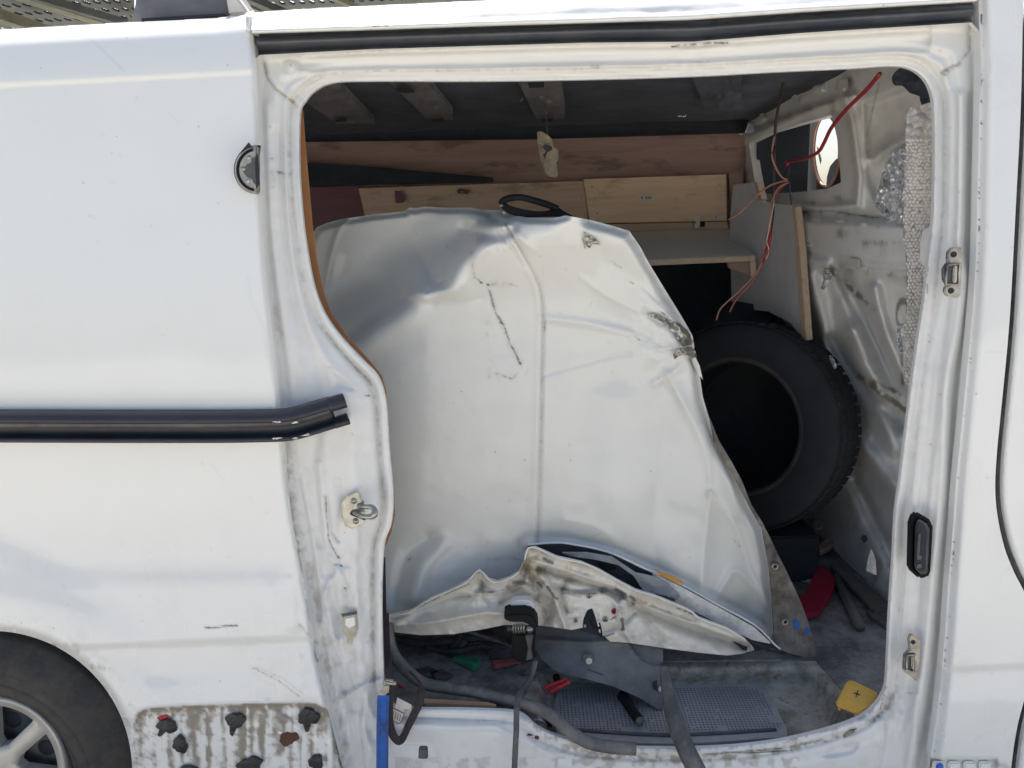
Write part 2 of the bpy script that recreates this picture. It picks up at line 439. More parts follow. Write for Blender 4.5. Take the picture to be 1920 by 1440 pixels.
M['glass'] = flat('dusk_grey_glass', (.3, .32, .34), .2, var=.05)
M['oilwhite'] = flat('outer_shell', (.78, .78, .76), .4, var=.03)
#BODY#
# ================================================================== setting
def quadmesh(name, pts, mat, parent=None): return link(name, pts, [[0, 1, 2, 3]], mat, parent, False)
g = link('ground', [(-60, -60, 0), (60, -60, 0), (60, 60, 0), (-60, 60, 0)], [[0, 1, 2, 3]], M['ground'], None, False); tag(g, kind='structure')

# ================================================================== outlines traced on the body side (target pixels)
OPEN = [(562, 215), (572, 190), (590, 170), (620, 156), (680, 152), (900, 152), (1100, 149), (1300, 143), (1450, 135), (1600, 128), (1660, 124),
        (1702, 127), (1732, 146), (1748, 180), (1752, 230), (1752, 320), (1750, 400), (1742, 480), (1733, 560), (1715, 680), (1700, 800), (1688, 900),
        (1680, 960), (1675, 1050), (1668, 1150), (1664, 1240), (1657, 1298), (1622, 1340), (1560, 1366), (1460, 1390), (1350, 1402), (1220, 1404),
        (1130, 1399), (1060, 1386), (1010, 1366), (982, 1342), (950, 1334), (860, 1331), (760, 1329), (733, 1318), (721, 1280), (717, 1200), (716, 1120),
        (718, 1050), (723, 1012), (733, 985), (737, 945), (735, 900), (730, 850), (727, 800), (722, 745), (708, 705), (680, 675), (640, 632), (610, 590),
        (590, 540), (576, 470), (567, 400), (561, 310)]
OPENS = sm(OPEN, 4, True)
PEDGE = sm([(468, 18), (474, 60), (480, 130), (484, 220), (486, 300), (491, 400), (497, 500), (508, 600), (518, 690), (527, 780), (531, 830), (538, 900), (549, 980),
            (565, 1060), (578, 1140), (591, 1220), (606, 1290), (622, 1360), (642, 1440), (662, 1560)], 4)
REDGE = sm([(1834, -60), (1836, 40), (1838, 120), (1834, 300), (1829, 500), (1817, 650), (1803, 800), (1793, 900), (1786, 1000), (1778, 1100),
            (1771, 1200), (1758, 1330), (1742, 1440), (1728, 1560)], 4)
SEAL = sm([(1922, 20), (1918, 200), (1908, 400), (1897, 600), (1882, 760), (1874, 840), (1870, 910), (1874, 965), (1887, 1025), (1905, 1072), (1928, 1120),
           (1940, 1190), (1932, 1280), (1912, 1360), (1900, 1440), (1890, 1560)], 4)
CH_TOP = [(476, 62), (700, 55), (900, 48), (1100, 42), (1300, 36), (1500, 22), (1830, 2)]
CH_BOT = [(487, 103), (700, 92), (900, 86), (1100, 80), (1300, 78), (1500, 62), (1822, 42)]
ROOFTOP_L = [(-200, 67), (0, 54), (230, 41), (400, 32), (470, 25)]
ROOFTOP_R = [(470, 22), (600, 14), (900, 0), (1200, -14), (1900, -45), (2100, -52)]
WC = (-16, 1447); RT, RR = 262, 150      # rear wheel in the picture

def wz(X, Y): return unproj(X, Y, PY(0))[..., 2]
def wx(X, Y): return unproj(X, Y, PY(0))[..., 0]
def body(X, Y):
    z = wz(X, Y)
    y = .085*np.clip((z-1.05)/.85, 0, 1.3)**2
    return y

van = thing('van', 'white panel van with open side doorway, black slide rail and rusty holes', 'van', (0, .9, 0))

# ---- rear side panel
tyre_arc = [(WC[0]+(RT+2)*math.cos(a), WC[1]-(RT+2)*math.sin(a)) for a in np.linspace(math.pi, -.35, 60)]
pan_poly = ROOFTOP_L+list(map(tuple, PEDGE[2:]))+[(tyre_arc[-1][0], 1560)]+tyre_arc[::-1]+[(-200-100, 1447), (-300, 67)]
BELT = [(-300, 178), (0, 160), (200, 150), (465, 136), (500, 134)]
CR = [(95, 1214), (300, 1206), (450, 1200), (600, 1196)]
RECESS = sm([(262, 1336), (290, 1328), (420, 1322), (560, 1319), (600, 1324), (625, 1350), (650, 1440), (670, 1560), (250, 1560), (245, 1420), (252, 1355)], 3)
SWAGE = sm([(-300, 900), (-60, 985), (60, 1030), (130, 1055), (250, 1062), (420, 1060), (600, 1052)], 5)
def pan_disp(X, Y):
    y = body(X, Y)
    bl = np.interp(X, [p[0] for p in BELT], [p[1] for p in BELT])
    up = bl-Y                                     # px above the belt line
    y = y-.0045*sst(-6, 6, up)+.05*np.clip(up/130, 0, 1)**1.6
    rt = np.interp(X, [p[0] for p in ROOFTOP_L], [p[1] for p in ROOFTOP_L]); d = np.clip((Y-rt)/34, 0, 1)
    y = y+.055*(1-np.sqrt(np.clip(1-(1-d)**2, 0, 1)))
    # lower swage and crease
    d, s, _, _, _ = dpoly(X, Y, SWAGE); sd = d*s
    y = y+.012*sst(-230, -20, sd)-.010*sst(-16, 50, sd)-.009*sst(20, 150, sd)
    cr = np.interp(X, [p[0] for p in CR], [p[1] for p in CR]); f = sst(60, 190, X)
    y = y+f*(.011*sst(-6, 9, Y-cr)-.009*sst(12, 120, Y-cr))
    y = y+.004*ridge(X, Y, [(290, 1262), (420, 1262), (455, 1240)], 26)-.004*blob(X, Y, 530, 1240, 90, 22)
    # bulge around wheel arch
    r = np.hypot(X-WC[0], Y-WC[1])
    y = y-.012*sst(410, 300, r)+.022*sst(RT+22, RT, r)**2
    # dents, waviness and accident crumple close to the pillar
    y = y+.003*(fbm(X/260, Y/260, 2, 3)-.5)
    e, _, t, _, _ = dpoly(X, Y, PEDGE)
    low = sst(820, 1100, Y)
    y = y+low*np.exp(-e/50)*.010*(fbm(X/28, Y/60, 9, 4)-.5)*2
    y = y+.014*sst(12, 0, e)**2                    # rolled edge into the doorway
    y = y+.006*blob(X, Y, 560, 1190, 30, 14)-.006*blob(X, Y, 545, 985, 26, 60)
    # recessed mounting field
    di, _, _, _, _ = dpoly(X, Y, RECESS, True); ins = inside(X, Y, RECESS)
    sg = np.where(ins, di, -di)
    y = y+.010*sst(-3, 7, sg)+ins*.004*(fbm(X/14, Y/40, 31)-.5)
    y = y-.008*ridge(X, Y, [(500, 1322), (520, 1340), (560, 1370)], 9)*1.
    y = y+.004*ridge(X, Y, [(497, 1330), (475, 1350)], 8)
    return y
def pan_dirt_and_sheen(X, Y):
    a = np.zeros(X.shape)
    ins = inside(X, Y, RECESS)
    di, _, _, _, _ = dpoly(X, Y, RECESS, True)
    st = sst(.45, .75, vn(X/7., Y/160., 5))*sst(.3, .6, fbm(X/20, Y/50, 6))
    a = a+ins*(.75*np.exp(-np.maximum(Y-1325, 0)/28.)*sst(.30, .6, fbm(X/12, Y/12, 8))+.5*st+.12+.35*sst(.5, .75, fbm(X/9, Y/9, 77)))
    a = a+.8*np.exp(-(di/3.2)**2)*((Y < 1390) & (X > 255))*.7
    for (x, y, l) in [(316, 1365, 70), (340, 1400, 50), (441, 1370, 80), (455, 1365, 80), (543, 1395, 60), (578, 1365, 40), (420, 1360, 90), (388, 1350, 90), (490, 1345, 80), (362, 1345, 80)]:
        a = a+.55*stroke(X, Y, [(x, y), (x+3, y+l)], 4.5, 3, .35)*ins
    r = np.hypot(X-WC[0], Y-WC[1])
    a = a+.5*sst(RT+70, RT, r)*sst(.45, .65, fbm(X/14, Y/14, 21))*sst(.1, .9, X/200.)
    e, _, _, _, _ = dpoly(X, Y, PEDGE)
    a = a+.55*np.exp(-(e/5)**2)*sst(700, 900, Y)*sst(.35, .6, fbm(X/9, Y/16, 22))
    a = a+.10*sst(.5, .8, fbm(X/60, Y/60, 25))*sst(800, 1300, Y)
    a = a+.5*stroke(X, Y, [(100, 1210), (120, 1235), (150, 1252)], 7, 4)+.3*stroke(X, Y, [(18, 1165), (20, 1185)], 6, 5)
    a = a+.18*ridge(X, Y, [(p[0], p[1]+1) for p in BELT[:-1]], 5)  # beige ground reflection on the belt crease, painted into the colour mask
    return np.clip(a, 0, 1)
def pan_scuff(X, Y):
    a = np.zeros(X.shape)
    for pts, w, k in [([(385, 1177), (445, 1173)], 1.8, 1.), ([(470, 1250), (520, 1275), (560, 1305)], 1.8, .6), ([(480, 1250), (530, 1272), (568, 1300)], 1.6, .5),
                      ([(475, 1262), (515, 1288)], 1.5, .4), ([(155, 60), (190, 92), (232, 132)], 1.4, .45), ([(560, 1170), (583, 1195)], 4, .5), ([(555, 1120), (556, 1160)], 2, .3),
                      ([(315, 210), (335, 230)], 1.6, .25), ([(465, 520), (470, 560), (497, 620), (500, 670)], 2, .25), ([(234, 1402), (262, 1388)], 3, .5), ([(236, 1412), (262, 1400)], 2.5, .5),
                      ([(500, 640), (512, 720)], 2, .25), ([(395, 870), (420, 900)], 2, .2), ([(140, 1258), (160, 1270)], 4, .4)]:
        a = a+k*ridge(X, Y, pts, w*1.4)
    for x, y in [(168, 404), (177, 407), (256, 183), (194, 254), (372, 238), (226, 291), (210, 342), (283, 424), (182, 453), (352, 456), (500, 960), (470, 935), (230, 1020), (380, 870), (412, 1277), (395, 1030), (120, 1100), (430, 1045)]:
        a = a+.6*blob(X, Y, x, y, 2.6)
    a = a+.09*blob(X, Y, 256, 183, 7, 10)
    return np.clip(a, 0, 1)
side = relief('side_panel', pan_poly, PY(0), M['paint'], van, pan_disp, 4, attrs={'dirt_and_tint': pan_dirt_and_sheen, 'scuff': pan_scuff}, rim=.02)

# ---- door frame ring (pillars, head and sill)
ring_out = [(487, 103)]+CH_BOT[1:]+[tuple(p) for p in REDGE if p[1] > 45]+[(662, 1560)]+[tuple(p) for p in PEDGE[::-1] if p[1] > 103 and p[1] < 1560]
ro = np.array(ring_out)
SILLCUT = [(733, 1330), (950, 1345), (985, 1352), (1015, 1378), (1065, 1400), (1140, 1414), (1250, 1420), (1360, 1420), (1470, 1406), (1570, 1382), (1640, 1350), (1680, 1310)]
PINCH = [(478, 110), (496, 118), (500, 145), (515, 165), (545, 188), (556, 197)]
PINCHR = [(1818, 48), (1818, 95), (1800, 115), (1765, 135)]
LBEAD = sm([(548, 200), (545, 300), (552, 400), (562, 470), (577, 540), (600, 600), (632, 650), (672, 695), (698, 722), (706, 760), (712, 830), (717, 900), (718, 940), (712, 985), (702, 1030), (700, 1120), (702, 1280)], 4)
def ring_param(X, Y):
    di = dpoly(X, Y, OPENS, True)[0]; do = dpoly(X, Y, ro, True)[0]
    return di, do, do/(do+di+1e-6)
prS = np.array([0, .04, .12, .30, .42, .52, .66, .74, .84, .90, .95, 1.0])
prY = np.array([.012, .040, .052, .046, .044, .056, .050, .062, .068, .080, .070, .072])
ssS = np.linspace(0, 1, 101); ssY = np.convolve(np.pad(np.interp(ssS, prS, prY), 3, mode='edge'), np.ones(7)/7, 'valid')
def ring_disp(X, Y):
    di, do, s = ring_param(X, Y)
    y = body(X, Y)+np.interp(s, ssS, ssY)
    m = sst(1338, 1356, Y)*sst(728, 750, X)*sst(1710, 1660, X); y = y*(1-m)+m*(body(X, Y)+.058)
    # inner welding lip with constant width
    y = y-.006*sst(16, 10, di)+.004*sst(6, 0, di)+.007*np.exp(-((di-19)/4.)**2)
    # left pillar: widen into the flat latch field
    lat = inside(X, Y, [(540, 780), (700, 700), (712, 960), (700, 1280), (640, 1290), (560, 960)])
    y = y-.010*blob(X, Y, 650, 900, 46, 170)
    y = y+.010*ridge(X, Y, sm([(520, 250), (525, 420), (545, 560), (575, 680), (600, 760), (590, 850), (600, 960), (618, 1060), (640, 1200), (660, 1330), (675, 1440)], 3), 12)
    y = y-.006*ridge(X, Y, sm([(500, 200), (506, 400), (530, 600), (550, 760), (560, 860), (580, 1000), (605, 1130), (625, 1260), (655, 1440)], 3), 9)
    lo2 = sst(840, 960, Y)
    for pts, w_, h_ in [([(596, 868), (606, 960), (612, 1030), (640, 1080), (655, 1110)], 5, -.008), ([(610, 930), (618, 985), (634, 1014)], 3, .010), ([(628, 1080), (606, 1120), (610, 1175), (630, 1200)], 7, -.012), ([(604, 1100), (612, 1180), (640, 1280), (660, 1330)], 6, .012),
                        ([(622, 1200), (650, 1260), (665, 1310)], 3, -.008), ([(560, 900), (580, 1000), (592, 1080), (600, 1160)], 4, .008), ([(700, 1010), (676, 1060), (684, 1130), (690, 1200)], 8, .006), ([(625, 1055), (655, 1062)], 3, .006), ([(668, 985), (672, 1020)], 3, -.004)]:
        y = y+h_*crease(X, Y, sm(pts, 3), w_)
    # triangular press below the shoulder
    y = y+.010*sst(0, 14, dpoly(X, Y, np.array([(615, 690), (622, 735), (680, 737), (640, 700)]), True)[0])*inside(X, Y, [(612, 680), (622, 737), (682, 737)])
    # accident crumple on the lower left pillar
    low = sst(930, 1060, Y)*sst(760, 700, X)
    y = y+low*(.020*(fbm(X/30, Y/80, 12)-.5)+.014*(fbm(X/12, Y/30, 13)-.5))
    y = y+.006*ridge(X, Y, [(600, 1020), (628, 1040), (618, 1110), (640, 1160), (632, 1240)], 7)-.006*ridge(X, Y, [(585, 1000), (600, 1100), (640, 1230)], 6)
    y = y+.009*ridge(X, Y, [(640, 1300), (680, 1275), (716, 1262)], 5)-.006*ridge(X, Y, [(640, 1310), (680, 1287), (716, 1276)], 5)
    y = y+.006*ridge(X, Y, [(680, 1310), (676, 1360), (684, 1440)], 5)
    # rectangular and round presses
    y = y+.008*sst(2, 8, dpoly(X, Y, np.array([(642, 1152), (668, 1152), (668, 1188), (642, 1188)], float), True)[0])*inside(X, Y, [(642, 1152), (668, 1152), (668, 1188), (642, 1188)])
    for x, y0, r in [(545, 123, 11)]:
        rr = np.hypot(X-x, Y-y0); y = y+.006*np.exp(-((rr-13)/4)**2)-.003*(rr < 9)
    for P_ in (PINCH, PINCHR): y = y+.006*ridge(X, Y, P_, 3.5)-.003*ridge(X, Y, [(p[0]+7, p[1]-3) for p in P_], 5)
    y = y+.004*ridge(X, Y, LBEAD, 3.5)
    # head rail: long grooves with a bow and knocks
    hd = sst(900, 600, Y)*(X > 520)*(X < 1760)
    top = np.interp(X, [c[0] for c in CH_BOT], [c[1] for c in CH_BOT]); inn = np.interp(X, [600, 900, 1300, 1660], [154, 152, 143, 124])
    u = (Y-top)/(inn-top+1e-6)
    m = (u > -.05) & (u < 1.05) & (X > 560) & (X < 1745)
    y = y+m*(.012*np.exp(-((u-.40)/.16)**2)-.007*np.exp(-((u-.68)/.07)**2)+.010*np.exp(-((u-.05)/.10)**2))
    y = y+m*.004*sst(.45, .7, fbm(X/40, Y/14, 16))*np.exp(-((X-1290)/90)**2)
    # right jamb: long vertical swages
    rs = sm([(1800, 180), (1798, 400), (1795, 470), (1806, 520), (1795, 620), (1775, 720), (1768, 900), (1752, 1060), (1740, 1200), (1722, 1330), (1706, 1440), (1690, 1560)], 4)
    y = y-.014*ridge(X, Y, rs, 11)+.010*ridge(X, Y, rs+np.array([22, 4]), 12)
    rs2 = sm([(1772, 170), (1772, 400), (1760, 600), (1742, 760), (1728, 900), (1714, 1060), (1700, 1220), (1690, 1330)], 4)
    y = y+.006*ridge(X, Y, rs2, 8)-.004*ridge(X, Y, rs2-np.array([16, 0]), 6)
    # sill
    sc = np.array(SILLCUT, float); d, s2, _, _, _ = dpoly(X, Y, sc); sill = (Y > 1300)*(X > 715)*(X < 1720)
    y = y+sill*(-.009*sst(6, 40, d*s2))
    ov = sm([(1538, 1418), (1560, 1400), (1600, 1390), (1613, 1398), (1600, 1415), (1560, 1424)], 4, True)
    y = y+.008*sst(0, 9, dpoly(X, Y, ov, True)[0])*inside(X, Y, ov)
    y = y+.005*ridge(X, Y, [(1660, 1345), (1656, 1400), (1645, 1445), (1640, 1500)], 3.5)
    y = y-.004*ridge(X, Y, [(740, 1360), (850, 1364), (930, 1364), (985, 1390), (1040, 1420)], 5)+.005*ridge(X, Y, sm([(740, 1392), (795, 1394), (815, 1404), (820, 1440)], 3), 5)
    y = y+.004*(fbm(X/50, Y/50, 14)-.5)+.002*(fbm(X/18, Y/24, 15)-.5)*(Y > 200)
    return y
def ring_dirt(X, Y):
    di, do, s = ring_param(X, Y); n = fbm(X/16, Y/16, 41); n2 = fbm(X/7, Y/7, 42)
    a = .17*sst(.4, .7, n)*sst(150, 300, Y)+.04+.28*np.exp(-((di-19)/4.5)**2)*sst(.25, .55, n2)
    a = a+.35*np.exp(-(do/6)**2)*sst(.35, .6, n)
    a = a+.35*np.exp(-(di/3.)**2)*sst(.45, .6, n2)
    a = a+.22*ridge(X, Y, LBEAD, 2.6)+.30*np.exp(-(dpoly(X, Y, PEDGE)[0]/3.2)**2)*sst(300, 700, Y)
    gut = sm([(492, 200), (500, 400), (520, 600), (540, 760), (548, 900), (565, 1000), (590, 1120), (610, 1240), (640, 1380), (650, 1440)], 3)
    a = a+.20*ridge(X, Y, gut, 13)*sst(250, 700, Y)*(.6+.8*n)+.12*stroke(X, Y, gut, 8, 44, .5)*sst(650, 900, Y)+.06*stroke(X, Y, gut, 12, 45, .5)
    a = a+.34*sst(.5, .7, fbm(X/10, Y/40, 46))*sst(1000, 1150, Y)*(X < 705)*.7
    for P_ in (PINCH, PINCHR): a = a+.7*stroke(X, Y, P_, 3, 47, .35)
    hd = (Y < 190)*(X < 1760)
    a = a+hd*.07*sst(.35, .6, fbm(X/60, Y/8, 48))*(X < 1400)
    a = a+.5*stroke(X, Y, [(570, 150), (640, 138), (720, 132), (900, 131), (1120, 128)], 2.5, 49, .5)*.5+.25*stroke(X, Y, [(560, 108), (640, 101), (740, 99)], 5, 50, .4)
    a = a+.30*stroke(X, Y, [(505, 300), (512, 340)], 9, 52, .4)
    a = a+.6*stroke(X, Y, [(1770, 140), (1800, 120)], 4, 51, .3)+.5*blob(X, Y, 1772, 137, 9)*n2*1.4
    sc = np.array(SILLCUT, float); d = dpoly(X, Y, sc)[0]
    a = a+(Y > 1290)*sst(955, 1060, X+(Y > 1400)*400)*(.42*np.exp(-(d/6)**2)*sst(.34, .6, n2)+.10*sst(.46, .66, n)*(X > 980))
    a = a+.30*np.exp(-di/18)*(Y > 1280)*(X > 980)*sst(.42, .58, n2)
    a = a+.5*stroke(X, Y, [(640, 1310), (680, 1283), (716, 1270)], 3.5, 53, .3)+.4*ridge(X, Y, [(680, 1310), (676, 1360), (684, 1440)], 3)
    a = a+(Y > 1420)*(X > 740)*(X < 1500)*.3*sst(.4, .6, n)
    return np.clip(a, 0, .95)
def ring_scuff(X, Y):
    a = np.zeros(X.shape)
    for pts, w, k in [([(1260, 87), (1310, 82), (1365, 80)], 2.2, .9), ([(1270, 117), (1330, 116)], 1.8, .6), ([(1110, 125), (1125, 126)], 4, .6), ([(720, 132), (560, 155)], 1., .2), ([(640, 132), (700, 131)], 1.5, .6),
                      ([(522, 323), (532, 325)], 3, .8), ([(1741, 490), (1738, 560)], 2, .7), ([(1905, 560), (1904, 580)], 2, .5), ([(640, 1060), (655, 1130)], 3, .4),
                      ([(610, 930), (616, 1010), (640, 1060)], 2.2, .7), ([(1000, 1400), (1090, 1418), (1190, 1422)], 3, .5), ([(1320, 1415), (1460, 1404), (1540, 1388)], 3, .75), ([(1660, 1290), (1650, 1330)], 3.5, .6),
                      ([(640, 1152), (668, 1150)], 2, .8), ([(642, 1155), (640, 1175)], 2, .6), ([(645, 1190), (668, 1188)], 3, .6), ([(650, 1205), (660, 1207)], 2.5, .7), ([(640, 1110), (650, 1098)], 2.5, .6),
                      ([(1745, 300), (1744, 315)], 2, .4), ([(690, 1000), (696, 1030)], 1.8, .3), ([(685, 742), (692, 742)], 2.5, .8)]:
        a = a+k*stroke(X, Y, pts, w*1.3, 60, .3)
    for x, y in [(510, 297), (512, 351), (507, 238), (1762, 95), (660, 814), (600, 775), (500, 135), (1743, 640), (1762, 740), (1744, 833), (1720, 1080), (1740, 1080), (545, 122), (636, 1045), (1775, 1255)]:
        a = a+.8*blob(X, Y, x, y, 3)
    # drilled-plug outlines
    for x, y, rx, ry in [(574, 895, 8, 16), (633, 905, 8, 10), (545, 123, 10, 10), (1744, 922, 4, 6)]:
        q = np.hypot((X-x)/rx, (Y-y)/ry); a = a+.35*np.exp(-((q-1)/.13)**2)
    return np.clip(a, 0, 1)
ring = relief('door_frame', ring_out, PY(0), M['frame'], van, ring_disp, 3.5, holes=[OPENS], attrs={'dirt_and_tint': ring_dirt, 'scuff': ring_scuff}, rim=.010)

# ---- roof edge cap and dark upper channel
def cap_disp(X, Y):
    t = np.interp(X, [p[0] for p in ROOFTOP_R], [p[1] for p in ROOFTOP_R]); b = np.interp(X, [c[0] for c in CH_TOP], [c[1] for c in CH_TOP])
    u = np.clip((b-Y)/(b-t), 0, 1)
    return body(X, Y)-.004-.010*np.exp(-((u-.1)/.12)**2)+.085*(1-np.sqrt(np.clip(1-u**2.4, 0, 1)))+.003*(fbm(X/90, Y/20, 61)-.5)*2*(X > 900)-.004*sst(14, 0, X-470)
def cap_scuff(X, Y):
    a = np.zeros(X.shape)
    for pts, w, k in [([(1040, 6), (1005, 40)], 1.6, .3), ([(1045, 10), (1030, 40)], 1.6, .3), ([(700, 48), (712, 47)], 3, .9), ([(722, 47), (726, 47)], 3, .9), ([(1275, 25), (1290, 14)], 2, .5), ([(1320, 10), (1335, 25)], 3, .3)]:
        a = a+k*ridge(X, Y, pts, w)
    return np.clip(a, 0, 1)
cap_poly = [(472, 62)]+CH_TOP[1:]+[(1832, 2), (1834, -40)]+[(1834, -41), (1500, -28)]+ROOFTOP_R[:4][::-1]
cap = relief('roof_edge', cap_poly, PY(0), M['paint'], van, cap_disp, 3, attrs={'scuff': cap_scuff, 'dirt_and_tint': lambda X, Y: .35*np.exp(-((np.interp(X, [c[0] for c in CH_TOP], [c[1] for c in CH_TOP])-Y)/3)**2)+.12*sst(.5, .7, fbm(X/40, Y/20, 62))*(X > 1150)}, rim=.006)
def ch_disp(X, Y):
    t = np.interp(X, [c[0] for c in CH_TOP], [c[1] for c in CH_TOP]); b = np.interp(X, [c[0] for c in CH_BOT], [c[1] for c in CH_BOT])
    u = (Y-t)/(b-t); sag = .008*np.exp(-((X-1330)/60)**2)
    return body(X, Y)+.046-.026*np.exp(-((u-.42)/.30)**2)+.010*np.exp(-((u-.14-sag*12)/.05)**2)+.008*np.exp(-((u-.95)/.1)**2)
chn = relief('upper_channel', [(476, 58)]+CH_TOP[1:]+[(1826, 2)]+[(1822, 46)]+CH_BOT[::-1][1:-1]+[(487, 105)], PY(0), M['navy'], van, ch_disp, 3, rim=.01)
# small end return between the side panel and the cap
relief('roof_joint', [(460, 24), (476, 20), (479, 55), (477, 64), (462, 56)], PY(0), M['paint'], van, lambda X, Y: body(X, Y)+.02-.022*np.exp(-((X-469)/6)**2)+.06*sst(34, 20, Y)**2, 2, attrs={'dirt_and_tint': lambda X, Y: .5*blob(X, Y, 474, 55, 5, 12)}, rim=.03)

# ---- right outer panel and cab door
fr_poly = [tuple(p) for p in REDGE]+[tuple(p-np.array([4, 0])) for p in SEAL[::-1]]+[(1916, -60)]
def fr_disp(X, Y):
    e = dpoly(X, Y, REDGE)[0]; c = np.interp(X, [1750, 1920], [1258, 1250])
    return body(X, Y)+.020*sst(26, 0, e)**1.5+.006*sst(-7, 6, Y-c)-.006*sst(6, 60, Y-c)+.002*(fbm(X/80, Y/120, 71)-.5)+.014*inside(X, Y, [(1741, 1424), (1872, 1424), (1868, 1560), (1725, 1560)])
def fr_scuff(X, Y):
    a = np.zeros(X.shape); e = dpoly(X, Y, REDGE)[0]
    a = a+.9*np.exp(-((e-4)/3)**2)*sst(.62, .66, fbm(X/4, Y/9, 72))
    for x, y in [(1826, 282), (1850, 425), (1890, 1065), (1771, 1262), (1858, 1264), (1898, 465), (1851, 895), (1770, 1000), (1790, 1060)]: a = a+.7*blob(X, Y, x, y, 3)
    a = a+.6*ridge(X, Y, [(1857, 108), (1857, 135)], 1.8)+.3*ridge(X, Y, [(1850, 660), (1880, 660)], 1.5)+.4*ridge(X, Y, [(1828, 1390), (1838, 1378)], 2)+.5*ridge(X, Y, [(1755, 1424), (1868, 1426)], 2.2)
    return np.clip(a, 0, 1)
relief('front_panel', fr_poly, PY(0), M['paint'], van, fr_disp, 4, attrs={'scuff': fr_scuff, 'dirt_and_tint': lambda X, Y: np.clip(.12*sst(.55, .75, fbm(X/50, Y/90, 73))+.5*(Y > 1424)*sst(.4, .6, fbm(X/12, Y/12, 74)), 0, 1)}, rim=.02)
cab_poly = [tuple(p+np.array([9, 0])) for p in SEAL]+[(2150, 1560), (2150, -60)]
relief('cab_door', cab_poly, PY(0), M['paint'], van, lambda X, Y: body(X, Y)+.016*sst(16, 0, dpoly(X, Y, SEAL)[0])-.002, 4, rim=.03)
sweep('door_seal', np.array([P(p[0]+2.5, p[1], PY(float(body(np.array(p[0]), np.array(p[1])))+.020)) for p in SEAL]), circ(.009, 8), M['rubber'], van, (0, -1, 0))
for i in range(4):      # moulding clips in the low recess
    x = 1762+i*29
    slab('trim_clip', sm([(x-12, 1430), (x+11, 1430), (x+11, 1470), (x-12, 1470)], 1), .006, .008, M['paint'], van, .003)
lathe('blue_plug', [(0, .004), (.006, .004), (.008, 0)], P(1762, 1437, .005), (0, -1, 0), M['bluec'], van, 14)

# ---- closed shell of the van behind the visible sheet: roof, far side, rear, underfloor, cab
XL, XR = -2.1, 1.75
def shell(name, a, b, mat, th=None):
    bm = bmesh.new(); bmesh.ops.create_cube(bm, size=1)
    for v in bm.verts: v.co = Vector([a[i]+(v.co[i]+.5)*(b[i]-a[i]) for i in range(3)])
    bmesh.ops.bevel(bm, geom=bm.edges[:], offset=.01, segments=2, affect='EDGES'); return bmlink(name, bm, mat, van)
zr = 1.945
shell('roof', (XL, .28, zr), (XR, 1.62, zr+.012), M['oilwhite'])
shell('far_side', (XL, 1.66, .35), (1.10, 1.70, 1.93), M['oilwhite']); shell('far_door', (1.11, 1.66, .35), (XR, 1.70, 1.30), M['oilwhite'])
shell('rear_end', (XL, .1, .35), (XL+.04, 1.65, 1.95), M['oilwhite'])
shell('underfloor', (XL+.05, .12, .28), (XR-.05, 1.64, .32), M['greydark'])
# roof edge filling strips, running back from the silhouette
def backstrip(name, pts, y0, mat):
    V = []; Fc = []
    for i, p in enumerate(pts):
        a = P(p[0], p[1], PY(y0(p))); V += [a, (a[0], .30, zr+.011)]
        if i: Fc.append([2*i-2, 2*i, 2*i+1, 2*i-1])
    return link(name, V, Fc, mat, van)
def top_y(p): return float(pan_disp(np.array([float(p[0])]), np.array([float(p[1])+.5]))[0])
backstrip('roof_shoulder', [(x, np.interp(x, [q[0] for q in ROOFTOP_L], [q[1] for q in ROOFTOP_L])) for x in range(-200, 471, 30)], lambda p: top_y(p), M['paint'])
backstrip('roof_shoulder', [(x, np.interp(x, [q[0] for q in ROOFTOP_R], [q[1] for q in ROOFTOP_R])) for x in range(470, 1840, 40)], lambda p: float(cap_disp(np.array([float(p[0])]), np.array([float(p[1])+.5]))[0]), M['paint'])

# ---- slide rail
def railpath(dy=0):
    pts = [(-260, 800), (0, 800), (200, 800.5), (400, 800.5), (500, 799), (540, 797), (570, 790), (600, 781), (630, 772), (650, 766)]
    dep = [-.018]*4+[-.017, -.013, -.006, .004, .014, .022]
    return np.array([P(a[0], a[1], PY(d)) for a, d in zip(pts, dep)])
rp = sm3(railpath(), 6)
k = .030
pr = [(-.022, .98*k), (.004, .98*k), (.013, .86*k), (.017, .62*k), (.018, .36*k), (.016, .30*k), (.006, .28*k), (.005, .20*k), (-.006, .12*k), (-.006, -.62*k), (.008, -.64*k), (.012, -.70*k), (.014, -.86*k), (.010, -.98*k), (-.022, -.98*k)]
rail = thing('slide_rail', 'black C-shaped sliding door rail running along the rear side panel, bent at its end', 'rail', P(200, 800, .0))
